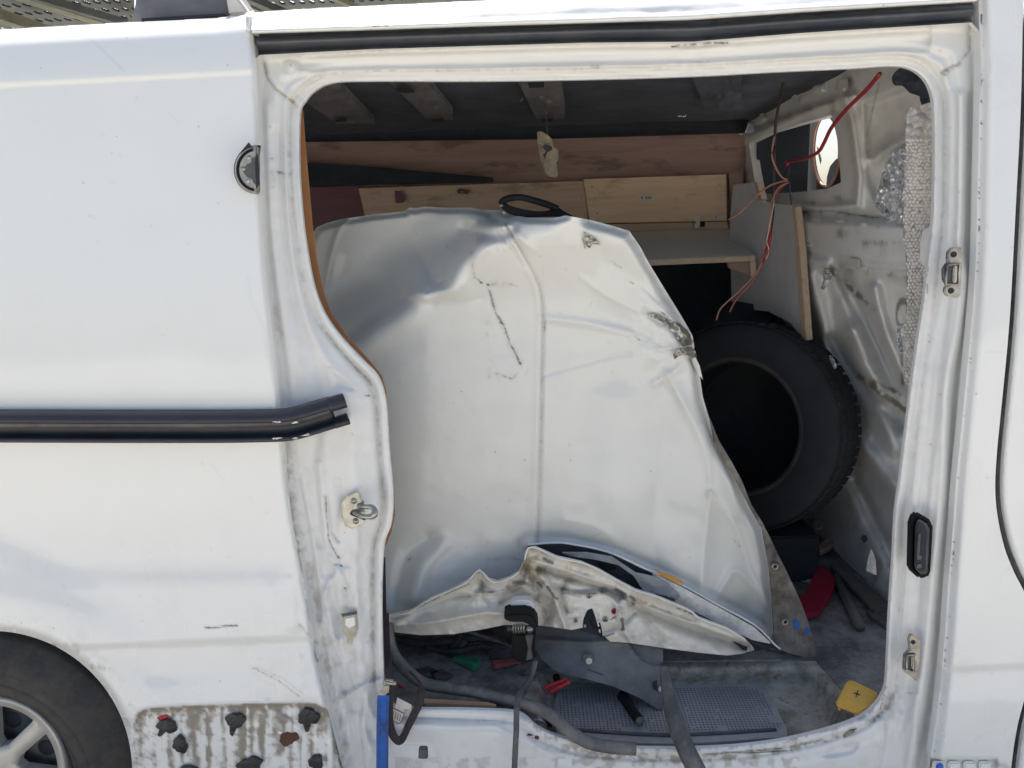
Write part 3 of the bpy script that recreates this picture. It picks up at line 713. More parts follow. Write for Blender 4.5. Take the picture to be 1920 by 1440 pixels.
# the rail is bolted to the van: keep it as a part
bpy.data.objects.remove(rail)
sweep('slide_rail', rp[:-7], pr, M['rail'], van, (0, 0, 1))
ep = rp[-9:]
sweep('rail_end_upper', ep, [(-.006, 1.04*k), (.008, 1.04*k), (.016, .86*k), (.019, .5*k), (.018, .2*k), (.014, .2*k), (.012, .5*k), (.006, .9*k), (-.006, .92*k)], M['rail'], van)
sweep('rail_end_lower', ep[:-1], [(-.01, -.35*k), (.004, -.35*k), (.006, -.6*k), (.014, -.62*k), (.016, -.85*k), (.010, -1.0*k), (-.01, -1.0*k)], M['rail'], van)
sweep('rail_face', rp[:-8]-np.array([0, .0006, 0]), [(.0175, .10*k), (.0188, .36*k), (.0180, .40*k), (.0150, .10*k)], M['railgrey'], van)
for q in range(9):
    x = 505+rng.rand()*75; up = rng.rand() < .65; y = (784+rng.rand()*9-(x > 555)*(x-555)*.25) if up else 821+rng.rand()*4-(x > 550)*(x-550)*.3
    a, b = 2+rng.rand()*7, 1+rng.rand()*1.6
    pts = [(x+a*math.cos(t)*(.5+.8*rng.rand()), y+b*math.sin(t)*(.4+1.1*rng.rand())-a*math.cos(t)*.12) for t in np.linspace(0, 6.2, 12)[:-1]]
    slab('paint_smear', pts, -.0345 if up else -.0310, .0012, M['whitep'], van, 0)

# ---- half-round hinge roller cover on the side panel edge
cov = P(478, 318, .0)
HC = (481, 318)
def hp(r, a, sx=1): return (HC[0]-r*math.cos(math.radians(a))*.93*sx, HC[1]-r*math.sin(math.radians(a)))
hy = .013
arc = lambda r, a0, a1, n=20: [hp(r, a) for a in np.linspace(a0, a1, n)]
slab('hinge_recess', arc(46, -88, 100), .020+hy-.02, .002, M['plastic'], van, 0)
slab('hinge_cover', [(483, 272)]+arc(46, 88, -88)+[(484, 364)], -.004+hy-.008, .014, M['steel'], van, .003)
slab('hinge_cover_groove', arc(41, 78, -82)+arc(36, -80, 76), hy-.0145, .002, M['plastic'], van, 0)
slab('hinge_cover_face', [(479, 284)]+arc(35, 86, -86)+[(480, 352)], hy-.015, .004, M['zinc'], van, .001)
slab('hinge_slot', [(482, 292), (472, 296), (470, 305), (462, 308), (458, 316), (454, 320), (458, 326), (463, 332), (472, 336), (474, 342), (482, 348)], hy-.0165, .003, M['greydark'], van, .0006)
slab('hinge_blade', [(482, 288), (486, 345), (480, 352), (478, 300)], hy-.019, .004, M['black'], van, 0)
slab('hinge_flap', [(452, 284), (466, 267), (472, 276), (460, 279), (449, 288)], hy-.015, .004, M['black'], van, 0)
for a in (58, 4, -50): 
    q = hp(27, a); bolt('hinge_screw', q[0], q[1], hy-.0165, .0042, M['steel'], van, .001)

# ---- striker on the left pillar
SY = .026
stp = [(650, 930), (672, 922), (677, 938), (682, 940), (684, 978), (680, 984), (662, 990), (650, 985), (643, 966), (642, 942)]
slab('striker_plate', stp, SY, .006, M['zinc'], van, .0015)
slab('striker_shim', [(p[0]-3, p[1]+2) for p in stp], SY+.004, .004, M['steel'], van, .001)
bolt('striker_bolt', 663, 939, SY, .0065, M['steel'], van); bolt('striker_bolt', 667, 977, SY, .0065, M['steel'], van)
lp = sm3([P(662, 961, SY), P(676, 967, SY-.02), P(684, 969, SY-.03), P(698, 968, SY-.030), P(703, 960, SY-.028), P(698, 951, SY-.022), P(684, 950, SY-.014), P(672, 948, SY)], 4)
tube('striker_loop', lp, .0048, M['zinc'], van, 10, scale=np.interp(np.linspace(0, 1, len(lp)), [0, .3, .5, .7, 1], [1.2, 1.0, 1.5, 1.1, .9]))
tube('striker_pin', [P(660, 962, SY), P(684, 971, SY-.03)], .0048, M['plastic'], van)

slab('clip_pocket', [(643, 1153), (655, 1151), (668, 1151), (668, 1158), (670, 1182), (664, 1190), (660, 1207), (650, 1207), (650, 1192), (642, 1184)], .040, .004, M['steel'], van, .001)
slab('clip_pocket_edge', [(640, 1152), (668, 1147), (669, 1152), (642, 1157)], .036, .003, M['greydark'], van, .0005)
slab('clip_flake', [(648, 1160), (664, 1157), (666, 1172), (655, 1178), (647, 1172)], .0385, .002, M['paint'], van, .0005)
# ---- catches and connector on the right jamb
def catch(pts, holes, y0, inner, name='catch_plate'):
    o = slab(name, pts, y0, .008, M['steel'], van, .002)
    for hx, hy_, r in holes: lathe('bolt_hole', [(0, .0005), (r*.8, .0005), (r, .0015), (r*1.1, -.001)], P(hx, hy_, y0), (0, -1, 0), M['black'], van, 14)
    slab('catch_pocket', inner, y0-.0012, .003, M['greydark'], van, .0006)
    c = np.mean(np.array(inner), 0); bar = [( (p[0]-c[0])*.35+c[0]+5, (p[1]-c[1])*.86+c[1]) for p in inner]
    slab('catch_bar', bar, y0-.006, .006, M['zinc'], van, .002)
    pp = np.array([P(q[0], q[1], y0-.003) for q in inner+[inner[0]]]); tube('catch_rib', pp, .0028, M['steel'], van, 8, (0, 1, 0))
catch([(1782, 466), (1790, 463), (1806, 464), (1807, 480), (1801, 556), (1797, 559), (1776, 556), (1771, 548), (1771, 538), (1778, 535), (1769, 528), (1768, 505), (1773, 496), (1779, 490), (1776, 486), (1777, 474)],
      [(1788, 477, .0055), (1783, 545, .0055)], .030, [(1777, 497), (1800, 494), (1797, 533), (1773, 533)])
catch([(1707, 1190), (1713, 1190), (1728, 1206), (1722, 1276), (1718, 1279), (1706, 1267), (1697, 1262), (1694, 1256), (1696, 1228), (1706, 1219), (1704, 1200)],
      [(1712, 1204, .0045)], .026, [(1701, 1229), (1715, 1227), (1713, 1259), (1699, 1255)])
sock = [(1716, 967), (1726, 965), (1744, 975), (1751, 988), (1746, 1078), (1740, 1084), (1724, 1086), (1712, 1075), (1708, 1066), (1710, 985)]
slab('connector_housing', sock, .012, .022, M['plastic'], van, .004)
shr = lambda P_, f, o=(0, 0): [((p[0]-1729)*f+1729+o[0], (p[1]-1026)*(1-(1-f)*.45)+1026+o[1]) for p in P_]
slab('connector_lip', shr(sock, .78), .008, .006, M['rubber'], van, .003)
slab('connector_well', shr(sock, .5, (-2, 0)), .0065, .003, M['black'], van, .001)
slab('connector_bar', [(1722, 1000), (1727, 1000), (1724, 1050), (1719, 1050)], .003, .004, M['greydark'], van, .001)
for yy in (1042, 1058): slab('connector_pin', [(1720, yy), (1729, yy-1), (1728, yy+8), (1719, yy+8)], .0035, .004, M['greydark'], van, .001)

# ---- sealant plugs in the low recess
def ragged(x, y, rx, ry, seed, tail=None, n=26):
    r = random.Random(seed); ph = [r.random()*6 for _ in range(4)]; out = []
    for i in range(n):
        a = 2*math.pi*i/n; q = 1+.14*math.sin(2*a+ph[0])+.12*math.sin(3*a+ph[1])+.08*math.sin(7*a+ph[2])
        px, py = x+rx*q*math.cos(a), y+ry*q*math.sin(a)
        if tail and math.sin(a) > .5 and abs(math.cos(a)-tail[0]) < .3: py += tail[1]; px += tail[2]
        out.append((px, py))
    return out
def plug(x, y, rx, ry, seed, mat='plug', tail=None, h=.008, label=None, step=1.6):
    o = relief('sealant_plug' if mat == 'plug' else 'rust_hole', ragged(x, y, rx, ry, seed, tail), PY(0), M[mat], van,
               lambda X, Y: pan_disp(X, Y)-h*np.sqrt(np.clip(1-((X-x)/rx/1.25)**2-((Y-y)/ry/1.3)**2, 0, 1))-.003*fbm(X/5, Y/5, seed)-.001, step, rim=.004)
    if label: o['label'] = label
plug(313, 1362, 17, 13, 1, tail=(-.5, 10, -6)); plug(337, 1397, 14, 15, 2); plug(441, 1352, 16, 15, 3, tail=(-.3, 14, -3)); plug(578, 1345, 18, 16, 4, tail=(-.1, 14, 0))
plug(468, 1436, 24, 14, 5); plug(592, 1430, 15, 12, 6); plug(352, 1444, 16, 8, 7)
plug(541, 1385, 17, 13, 9, 'rust', h=.0, label='brown rusty hole with a white torn edge')
slab('torn_flap', [(519, 1371), (530, 1373), (527, 1379)], .004, .001, M['paint'], van, 0); slab('torn_flap', [(552, 1388), (560, 1396), (548, 1398)], .004, .001, M['paint'], van, 0)
relief('red_residue', ragged(306, 1347, 10, 6, 12), PY(0), M['redp'], van, lambda X, Y: pan_disp(X, Y)-.002, 1.5, rim=.002)

# ---- rear wheel
wc = P(WC[0], WC[1], PY(.03)); sc_ = np.linalg.norm(P(WC[0]+100, WC[1], PY(.03))-wc)/100
Rt, Rr = RT*sc_*1.03, RR*sc_
prof = [(Rr*.97, -.02), (Rr*.985, .0), (Rr*1.03, .012), (Rr*1.10, .019), (Rr*1.11, .017), (Rr*1.13, .021), (Rr*1.28, .026), (Rr*1.285, .0245), (Rr*1.31, .027), (Rr*1.42, .022), (Rr*1.43, .0205), (Rr*1.45, .022), (Rr*1.55, .008), (Rt*.97, -.006), (Rt*.985, -.012), (Rt*.995, -.022), (Rt, -.05), (Rt, -.12), (Rt*.99, -.19), (Rr*1.3, -.2)]
rear = lathe('wheel', prof, wc+np.array([0, .012, 0]), (0, -1, 0), M['tyre'], van, 96, wob=lambda t: 1+.0016*math.sin(t*61)+.001*math.sin(t*17)); rear['label'] = 'rear wheel with worn black tyre'
LOC[rear.name] = LOC[van.name]
for i in range(0):     # shoulder cuts of the tread
    a = 2*math.pi*i/70+.03*rng.rand()
    if not (-.4 < a < 1.9 or a > 5.9): continue
    c, s = math.cos(a), math.sin(a); r0, r1 = Rt*(.945+.02*rng.rand()), Rt*.985
    V = []
    for r, wd in ((r0, .003), (r1, .005)):
        for sg in (-1, 1): V.append(wc+np.array([r*c-sg*wd*s-.02*s*(r == r1), -.006+.012*(r-r0)/(r1-r0)-.0, r*s+sg*wd*c+.02*c*(r == r1)]))
    o = link('tread_cut', V, [[0, 1, 3, 2]], M['black'], van, False); o.parent = rear; o.parent = van
hubpoly = [(WC[0]+RR*math.cos(a), WC[1]-RR*math.sin(a)) for a in np.linspace(0, 2*math.pi, 80)[:-1]]
wins = []
for k_ in range(7):
    a0 = math.radians(17+k_*51.43)
    q = []
    for a in np.linspace(-.31, .31, 7): q.append((.83, a))
    q += [(.40, .19), (.34, 0), (.40, -.19)]
    wins.append([(WC[0]+RR*r*math.cos(a0+a), WC[1]-RR*r*math.sin(a0+a)) for r, a in q])
def hub_disp(X, Y):
    r = np.hypot(X-WC[0], Y-WC[1])/RR; y = .030-.022*np.clip(1-r, 0, 1)**.8*1.2
    y = y-.010*np.exp(-((r-.90)/.05)**2)+.012*sst(.95, 1.0, r)
    for wn in wins:
        d = dpoly(X, Y, np.array(wn), True)[0]; y = y+.007*np.exp(-d/5)
    return y
hub = relief('wheel_cover', hubpoly, PY(0), M['hub'], van, hub_disp, 2.5, holes=wins, rim=.02)
lathe('brake_disc', [(0, 0), (Rr*.98, 0), (Rr*.98, -.03)], wc+np.array([0, .035, 0]), (0, -1, 0), M['greydark'], van, 48)
for k_ in range(7):
    a0 = math.radians(17+k_*51.43); lathe('vent_hole', [(0, .001), (Rr*.10, .001), (Rr*.11, -.001)], wc+np.array([Rr*.62*math.cos(a0), .034, Rr*.62*math.sin(a0)]), (0, -1, 0), M['black'], van, 20)

# ================================================================== interior
YF = 1.56
ZF, ZS, ZC = .460, .40, 1.925
bk = P(1398, 400, PY(YF)); XB = float(bk[0])
def wpx(x, y, z): a = proj((x, y, z)); return (float(a[0]), float(a[1]))
floor_px = [wpx(-1.4, .16, ZF), wpx(-.05, .16, ZF), (985, 1300), (1000, 1262), (1060, 1242), (1530, 1236), (1572, 1285), wpx(.74, .13, ZF), wpx(1.25, .13, ZF), wpx(1.25, 1.6, ZF), wpx(-1.9, 1.6, ZF)]
relief('cargo_floor', floor_px, PZ(ZF), M['floor'], van, lambda X, Y: .003*(fbm(X/22, Y/12, 81)-.5), 8, rim=-.02)
STEP = sm([(984, 1300), (1010, 1240), (1060, 1225), (1300, 1228), (1500, 1228), (1545, 1240), (1580, 1290), (1612, 1352), (1570, 1390), (1460, 1410), (1200, 1414), (1060, 1408), (975, 1370)], 4, True)
def step_disp(X, Y):
    a = np.array([(984, 1300), (1010, 1240), (1100, 1232), (1300, 1236), (1520, 1236), (1560, 1262), (1590, 1310), (1605, 1360)], float)
    d = dpoly(X, Y, sm(a, 4))[0]
    return .056*sst(58, 12, d)+.004*(fbm(X/30, Y/20, 83)-.5)
relief('step_well', STEP, PZ(ZS), M['step'], van, step_disp, 5)
XW0 = -1.45
fw = relief('far_wall', [(-60, 235), (1398, 215), (1412, 470), (1600, 480), (1600, 1000), (-60, 1000)], PY(YF+.02), M['panel_brown'], van, None, 40)
fw['label'] = 'reddish brown board lining of the far wall'
ceil_poly = [wpx(-1.5, .24, ZC), wpx(1.0, .24, ZC), wpx(1.0, 1.6, ZC), wpx(-2.1, 1.6, ZC)]
def ceil_disp(X, Y):
    return .010*(fbm(X/60, Y/20, 85)-.5)
relief('ceiling', ceil_poly, PZ(ZC), M['ceil'], van, ceil_disp, 6)
for pts in ([(610, 166), (640, 166), (705, 232), (632, 232), (566, 187)], [(715, 140), (790, 140), (850, 213), (848, 226), (800, 222)], [(955, 120), (1045, 120), (1060, 200), (1058, 222), (1005, 222)], [(1290, 130), (1390, 130), (1392, 205), (1320, 200)]):
    c = np.mean(pts, 0)
    o = relief('ceiling_rib', pts, PZ(ZC-.022), M['rib' if pts[0][0] < 1200 else 'ceil'], van, lambda X, Y: .012*(fbm(X/14, Y/10, 86)-.5)-.010*blob(X, Y, c[0]+10, c[1]+18, 22, 9), 3, rim=.02)
slab('rib_slot', [(742, 166), (768, 163), (778, 173), (760, 175), (745, 172)], PZ(ZC-.036), .002, M['black'], van, 0)
slab('rib_slot', [(990, 155), (1020, 154), (1020, 164), (992, 165)], PZ(ZC-.036), .002, M['black'], van, 0)
for x in (640, 822, 1027): slab('rib_slot', [(x-12, 228-4), (x+10, 227-4), (x+9, 232-4), (x-11, 233-4)], PZ(ZC-.036), .002, M['black'], van, 0)
# black tube along the corner of ceiling and far wall
tube('corner_band', [P(-60, 246, YF-.03), P(560, 243, YF-.03), P(1000, 238, YF-.03), P(1396, 226, YF-.03)], .045, M['black'], van, 12)
tube('roof_bow', [P(1060, 212, 1.30), P(1130, 203, 1.30), P(1250, 201, 1.3), P(1330, 196, 1.3), P(1396, 190, 1.3)], .010, M['rib'], van, 8)

# ---- bulkhead (steel partition, seen at a slant)
HOLE = [(1404, 268), (1440, 250), (1500, 232), (1559, 216), (1570, 260), (1577, 342), (1550, 354), (1500, 360), (1420, 364), (1412, 320)]
bh_poly = [wpx(XB, 1.60, 1.97), wpx(XB, .9, 1.97), wpx(XB, .24, 1.97), wpx(XB, .20, 1.6), wpx(XB, .15, 1.0), wpx(XB, .12, .42), wpx(XB, .9, .42), wpx(XB, 1.60, .42)]
def bh_disp(X, Y):
    x = .012*(fbm(X/60, Y/90, 91)-.5)
    x = x-.020*ridge(X, Y, sm([(1395, 262), (1460, 232), (1540, 200), (1600, 180)], 3), 9)           # upper beam edge
    fr = dpoly(X, Y, np.array([(1580, 170), (1598, 230), (1612, 330), (1608, 385), (1540, 392), (1470, 384)], float))[0]
    x = x-.018*np.exp(-(fr/8)**2)
    x = x+.030*inside(X, Y, sm([(1615, 190), (1640, 180), (1750, 170), (1750, 420), (1660, 410), (1622, 350)], 3))*sst(0, 16, dpoly(X, Y, sm([(1615, 190), (1640, 180), (1750, 170), (1750, 420), (1660, 410), (1622, 350)], 3), True)[0])
    x = x-.028*ridge(X, Y, sm([(1640, 300), (1660, 280), (1700, 262), (1740, 230)], 3), 14)
    # horizontal box section and the recess below it
    x = x+.16*sst(440, 860, Y-(X-1500)*.1)
    x = x-.035*sst(398, 420, Y+ (X-1500)*-.05)*sst(520, 486, Y-(X-1500)*.12)
    x = x+.012*ridge(X, Y, [(1500, 470), (1600, 490), (1640, 500), (1740, 505)], 8)
    for pts, w_, h_ in [([(1520, 520), (1545, 620), (1560, 700)], 16, -.02), ([(1570, 500), (1600, 560), (1640, 640), (1680, 720)], 14, .02), ([(1640, 540), (1660, 620), (1700, 720)], 12, -.022),
                        ([(1600, 620), (1625, 690), (1640, 720), (1675, 840)], 16, -.022), ([(1560, 640), (1600, 700), (1690, 800)], 12, .018), ([(1580, 800), (1640, 860), (1690, 930)], 18, -.02), ([(1600, 900), (1640, 980), (1680, 1060)], 12, .014)]:
        x = x+1.9*h_*ridge(X, Y, sm(pts, 3), w_)
    x = x+.010*ridge(X, Y, [(1495, 398), (1560, 396), (1640, 408), (1690, 402)], 4)
    for rx, ry, w_, h_ in [(1420, 190, 7, 8), (1456, 168, 8, 9), (1489, 178, 6, 9), (1428, 222, 6, 7), (1535, 165, 12, 8), (1580, 160, 10, 9), (1530, 405, 10, 9), (1575, 408, 9, 9), (1620, 415, 8, 8)]:
        x = x-.012*sst(0, 3, np.minimum(w_-np.abs(X-rx), h_-np.abs(Y-ry)))
    x = x+.014*(fbm(X/26, Y/46, 191)-.5)*sst(430, 560, Y)
    return x
def bh_dirt(X, Y):
    a = .10+.22*sst(.45, .7, fbm(X/16, Y/26, 92))+.5*ridge(X, Y, [(1495, 398), (1560, 396), (1640, 408), (1690, 402)], 2)+.35*stroke(X, Y, [(1500, 500), (1620, 505), (1700, 520)], 10, 192, .45)
    a = a+.55*stroke(X, Y, [(1560, 510), (1600, 545), (1640, 580)], 6, 93, .35)+.7*stroke(X, Y, [(1612, 705), (1650, 735), (1700, 770)], 6, 94, .3)+.5*stroke(X, Y, [(1640, 715), (1690, 740)], 4, 94, .35)
    a = a+.7*np.exp(-((np.hypot((X-1693)/12, (Y-590)/26)-1)/.25)**2)+.5*ridge(X, Y, [(1690, 610), (1692, 720)], 3)
    a = a+.4*blob(X, Y, 1580, 438, 18, 12)+.4*blob(X, Y, 1640, 455, 30, 8)+.35*stroke(X, Y, [(1405, 240), (1480, 215), (1560, 190)], 8, 95, .4)+.5*blob(X, Y, 1562, 210, 10, 18)+.5*blob(X, Y, 1572, 372, 14, 10)+.4*blob(X, Y, 1520, 380, 14, 6)
    a = a+.5*ridge(X, Y, [(1648, 155), (1637, 200), (1625, 255)], 2.5)+.35*blob(X, Y, 1660, 280, 26, 10, -.5)+.3*sst(820, 1200, Y)*sst(.35, .6, fbm(X/20, Y/20, 96))
    return np.clip(a, 0, .9)
bh = relief('bulkhead', bh_poly, PX(XB), M['paint_in'], van, bh_disp, 3, holes=[HOLE], attrs={'dirt_and_tint': bh_dirt, 'scuff': lambda X, Y: .6*stroke(X, Y, [(1640, 425), (1700, 430)], 7, 97, .6)+.5*stroke(X, Y, [(1500, 485), (1700, 500)], 3, 98, .55)+.4*stroke(X, Y, [(1430, 235), (1600, 180)], 3, 99, .5)}, rim=.03)
# cab lining behind the hole, with the round duct opening
ring_px = [(1549+25*math.cos(t), 282-67*math.sin(t)) for t in np.linspace(0, 2*math.pi, 40)[:-1]]
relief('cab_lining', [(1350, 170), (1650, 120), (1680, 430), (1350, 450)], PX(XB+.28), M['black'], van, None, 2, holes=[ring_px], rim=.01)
tube('duct_rim', np.array([P(a, b, PX(XB+.272)) for a, b in ring_px+ring_px[:1]]), .0055, M['copper'], van, 8, (0, 1, 0))
tube('duct_rim', np.array([P(1480+26*math.cos(t), 300-72*math.sin(t), PX(XB+.20)) for t in np.linspace(1.75, 4.5, 24)]), .0045, M['copper'], van, 8, (0, 1, 0))
slab('duct_glint', [(1531, 275), (1534, 277), (1540, 300), (1538, 308), (1536, 300)], PX(XB+.25), .002, M['whitep'], van, 0)
slab('hole_dark_panel', [wpx(XB+.02, 1.5, 1.95), wpx(XB+.21, 1.5, 1.95), wpx(XB+.21, 1.5, 1.4), wpx(XB+.02, 1.5, 1.4)], 1.50, .01, M['black'], van, 0)  # black panel added to keep the left of the hole dark
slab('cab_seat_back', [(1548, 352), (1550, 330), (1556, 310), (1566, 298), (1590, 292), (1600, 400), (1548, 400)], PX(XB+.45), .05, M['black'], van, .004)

# tan lining board along the rear pillar
LIN = [(545, 215), (567, 206), (571, 260), (577, 330), (585, 420), (594, 490), (606, 550), (622, 590), (650, 630), (694, 678), (716, 706), (724, 735), (727, 800), (731, 850), (735, 890), (739, 930), (740, 968), (734, 996), (725, 1020), (700, 1060), (690, 900), (680, 740), (600, 640), (560, 540), (545, 400)]
lo = slab('lining_board', LIN, .175, .006, M['liner'], van, .0008)
relief('step_mat', sm([(1045, 1300), (1075, 1282), (1300, 1280), (1405, 1281), (1436, 1294), (1462, 1340), (1476, 1378), (1440, 1384), (1250, 1394), (1065, 1384), (1042, 1350)], 3, True), PZ(ZS+.008), M['mat'], van,
       lambda X, Y: .004*sst(16, 4, dpoly(X, Y, np.array([(1045, 1384), (1250, 1396), (1480, 1380)], float))[0])+.0015*(fbm(X/40, Y/30, 101)-.5), 4, rim=-.01)
dots = []
def dimples():
    V = []; Fc = []; mp = sm([(1052, 1303), (1080, 1290), (1300, 1288), (1400, 1289), (1428, 1300), (1452, 1345), (1462, 1364), (1250, 1374), (1060, 1364)], 2, True)
    p0 = P(1045, 1380, PZ(ZS+.013)); 
    for i in range(80):
        for j in range(30):
            p = np.array([p0[0]-.05+i*.0088, p0[1]-.02+j*.0088, ZS+.0125]); x, y = proj(p)
            if inside(np.array([x]), np.array([y]), mp)[0] and rng.rand() > .03 and fbm(np.array([x/40]), np.array([y/24]), 77)[0] < .70:
                b = len(V); r = .0021
                for q in range(6): V.append(p+np.array([r*math.cos(q*math.pi/3), r*math.sin(q*math.pi/3), 0]))
                V.append(p+np.array([0, 0, .0016]))
                for q in range(6): Fc.append([b+q, b+(q+1) % 6, b+6])
    return V, Fc
V, Fc = dimples(); o = link('mat_dimple', V, Fc, M['matdot'], van, False); o['kind'] = 'stuff'
sweep('mat_lip', pxpath([(1048, 1366), (1250, 1378), (1455, 1368)], PZ(ZS+.012), 4), circ(.004, 8), M['greydark'], van)
# timber edge and grit behind the sill
slab('floor_edge_strip', [(795, 1309), (930, 1317), (930, 1324), (795, 1318)], PZ(ZF+.004), .008, M['pine'], van, .001, (0, 0, -1))
relief('sill_gutter', [(700, 1322), (960, 1322), (1000, 1350), (1000, 1380), (700, 1360)], PZ(ZF-.012), M['gravel'], van, lambda X, Y: .006*fbm(X/5, Y/4, 102), 3)
V = []; Fc = []
for i in range(150):
    c = P(790+rng.rand()*180, 1321+rng.rand()*13, PZ(ZF-.008)); r = .0015+.004*rng.rand()**2; b = len(V)
    for dx, dy, dz in ((1, 0, 0), (-1, .2, 0), (0, 1, .1), (.1, -1, 0), (0, 0, 1), (0, 0, -1)): V.append(c+r*np.array([dx*(.7+.6*rng.rand()), dy, dz*(.7+.5*rng.rand())]))
    for f in ((0, 2, 4), (2, 1, 4), (1, 3, 4), (3, 0, 4), (2, 0, 5), (1, 2, 5), (3, 1, 5), (0, 3, 5)): Fc.append([b+q for q in f])
o = link('grit', V, Fc, M['gravel'], None, False); tag(o, 'loose grit and crumbs lying behind the doorway sill', 'grit', kind='stuff')
slab('sill_bracket', [(785, 1404), (801, 1404), (802, 1424), (784, 1424)], .0, .012, M['greydark'], van, .002)
# ================================================================== roof rack above the van
def rackplate(poly, z, s):
    def mask(x, y):
        p = unproj(x, y, PZ(z)); u = p[..., 0]/.030; v = p[..., 1]/.075; row = np.floor(v); u = u+.5*(row % 2)
        fu = u-np.floor(u)-.5; fv = v-row-.5
        return (fu/.27)**2+(fv/.24)**2 > 1
    return relief('perforated_deck', poly, PZ(z), M['rackdark'], van, None, 1.3, mask=mask, rim=.006, smooth=False)
rackplate([(-120, -60), (252, -60), (252, 44), (-120, 62)], 2.24, 1)
rackplate([(462, -60), (905, -60), (905, 12), (462, 30)], 2.24, 2)
def bar(pts, z, w_, mat, h=.03):
    a, b = [P(p[0], p[1], PZ(z)) for p in pts]
    sweep('rack_bar', [a+(a-b)*.4, a, b, b+(b-a)*.4], [(-w_, -h/2), (w_, -h/2), (w_, h/2), (-w_, h/2)], M[mat], van, smooth=False)
bar([(50, -8), (215, 44)], 2.19, .018, 'olive'); bar([(60, -8), (190, 30)], 2.18, .010, 'rackdark', .02); bar([(-10, 26), (62, 50)], 2.19, .015, 'olive')
bar([(430, -10), (512, 28)], 2.19, .015, 'olive'); bar([(452, -10), (530, 24)], 2.18, .012, 'rackdark', .02); bar([(600, -14), (676, 16)], 2.19, .007, 'olive', .012); 
relief('rack_foot', sm([(252, 44), (254, 10), (262, -20), (300, -50), (400, -50), (432, -18), (452, 8), (470, 26), (440, 34), (330, 38)], 3, True), PY(.19), M['rackgrey'], van, lambda X, Y: .03*((X-350)/120)**2+.03*((Y-20)/60)**2, 4, rim=.12)
slab('rack_foot_cap', [(418, -30), (438, -14), (458, 12), (466, 26), (428, 28), (424, 0)], .175, .03, M['whitep'], van, .004)
slab('rack_foot_gasket', [(262, 34), (425, 24), (428, 30), (340, 37), (268, 42)], .165, .04, M['black'], van, .002)

# ================================================================== crumpled sliding door standing in the doorway
DN = PL((0, 1, .0), .33)
door = thing('sliding_door', 'crumpled white sliding door standing upright inside the doorway', 'door', P(1100, 1230, PZ(ZF)))
HEM = [(990, 1021), (1030, 1018), (1065, 1019), (1140, 1035), (1209, 1066), (1278, 1097), (1347, 1135), (1415, 1172), (1450, 1206), (1463, 1217)]
SKR = [(1105, 412), (1150, 424), (1180, 433), (1200, 462), (1215, 490), (1245, 540), (1275, 588), (1298, 628), (1302, 650), (1300, 664), (1310, 690), (1318, 745), (1330, 785), (1345, 828), (1368, 868), (1388, 905), (1405, 948), (1430, 988), (1442, 1050), (1452, 1120), (1457, 1190), (1463, 1217)]
SKT = [(560, 520), (585, 440), (594, 426), (612, 418), (640, 411), (700, 402), (758, 396), (768, 389), (780, 391), (795, 387), (840, 390), (880, 389), (905, 394), (940, 394), (955, 402), (990, 408), (1040, 409), (1060, 404)]
skin_poly = SKT+SKR+HEM[::-1][1:]+[(985, 1040), (985, 1110), (700, 1170), (560, 1170)]
FL = sm([(1010, 384), (955, 402), (905, 432), (868, 475), (838, 512), (815, 536), (785, 540), (748, 580), (702, 610), (658, 648), (615, 700)], 5)
VL = sm([(948, 420), (985, 485), (1008, 530), (1017, 570), (1018, 620), (1016, 720), (1013, 850), (1010, 950), (1008, 1022)], 5)
BE = sm([(665, 403), (650, 412), (637, 430), (626, 462), (615, 510), (608, 560), (600, 640)], 5)
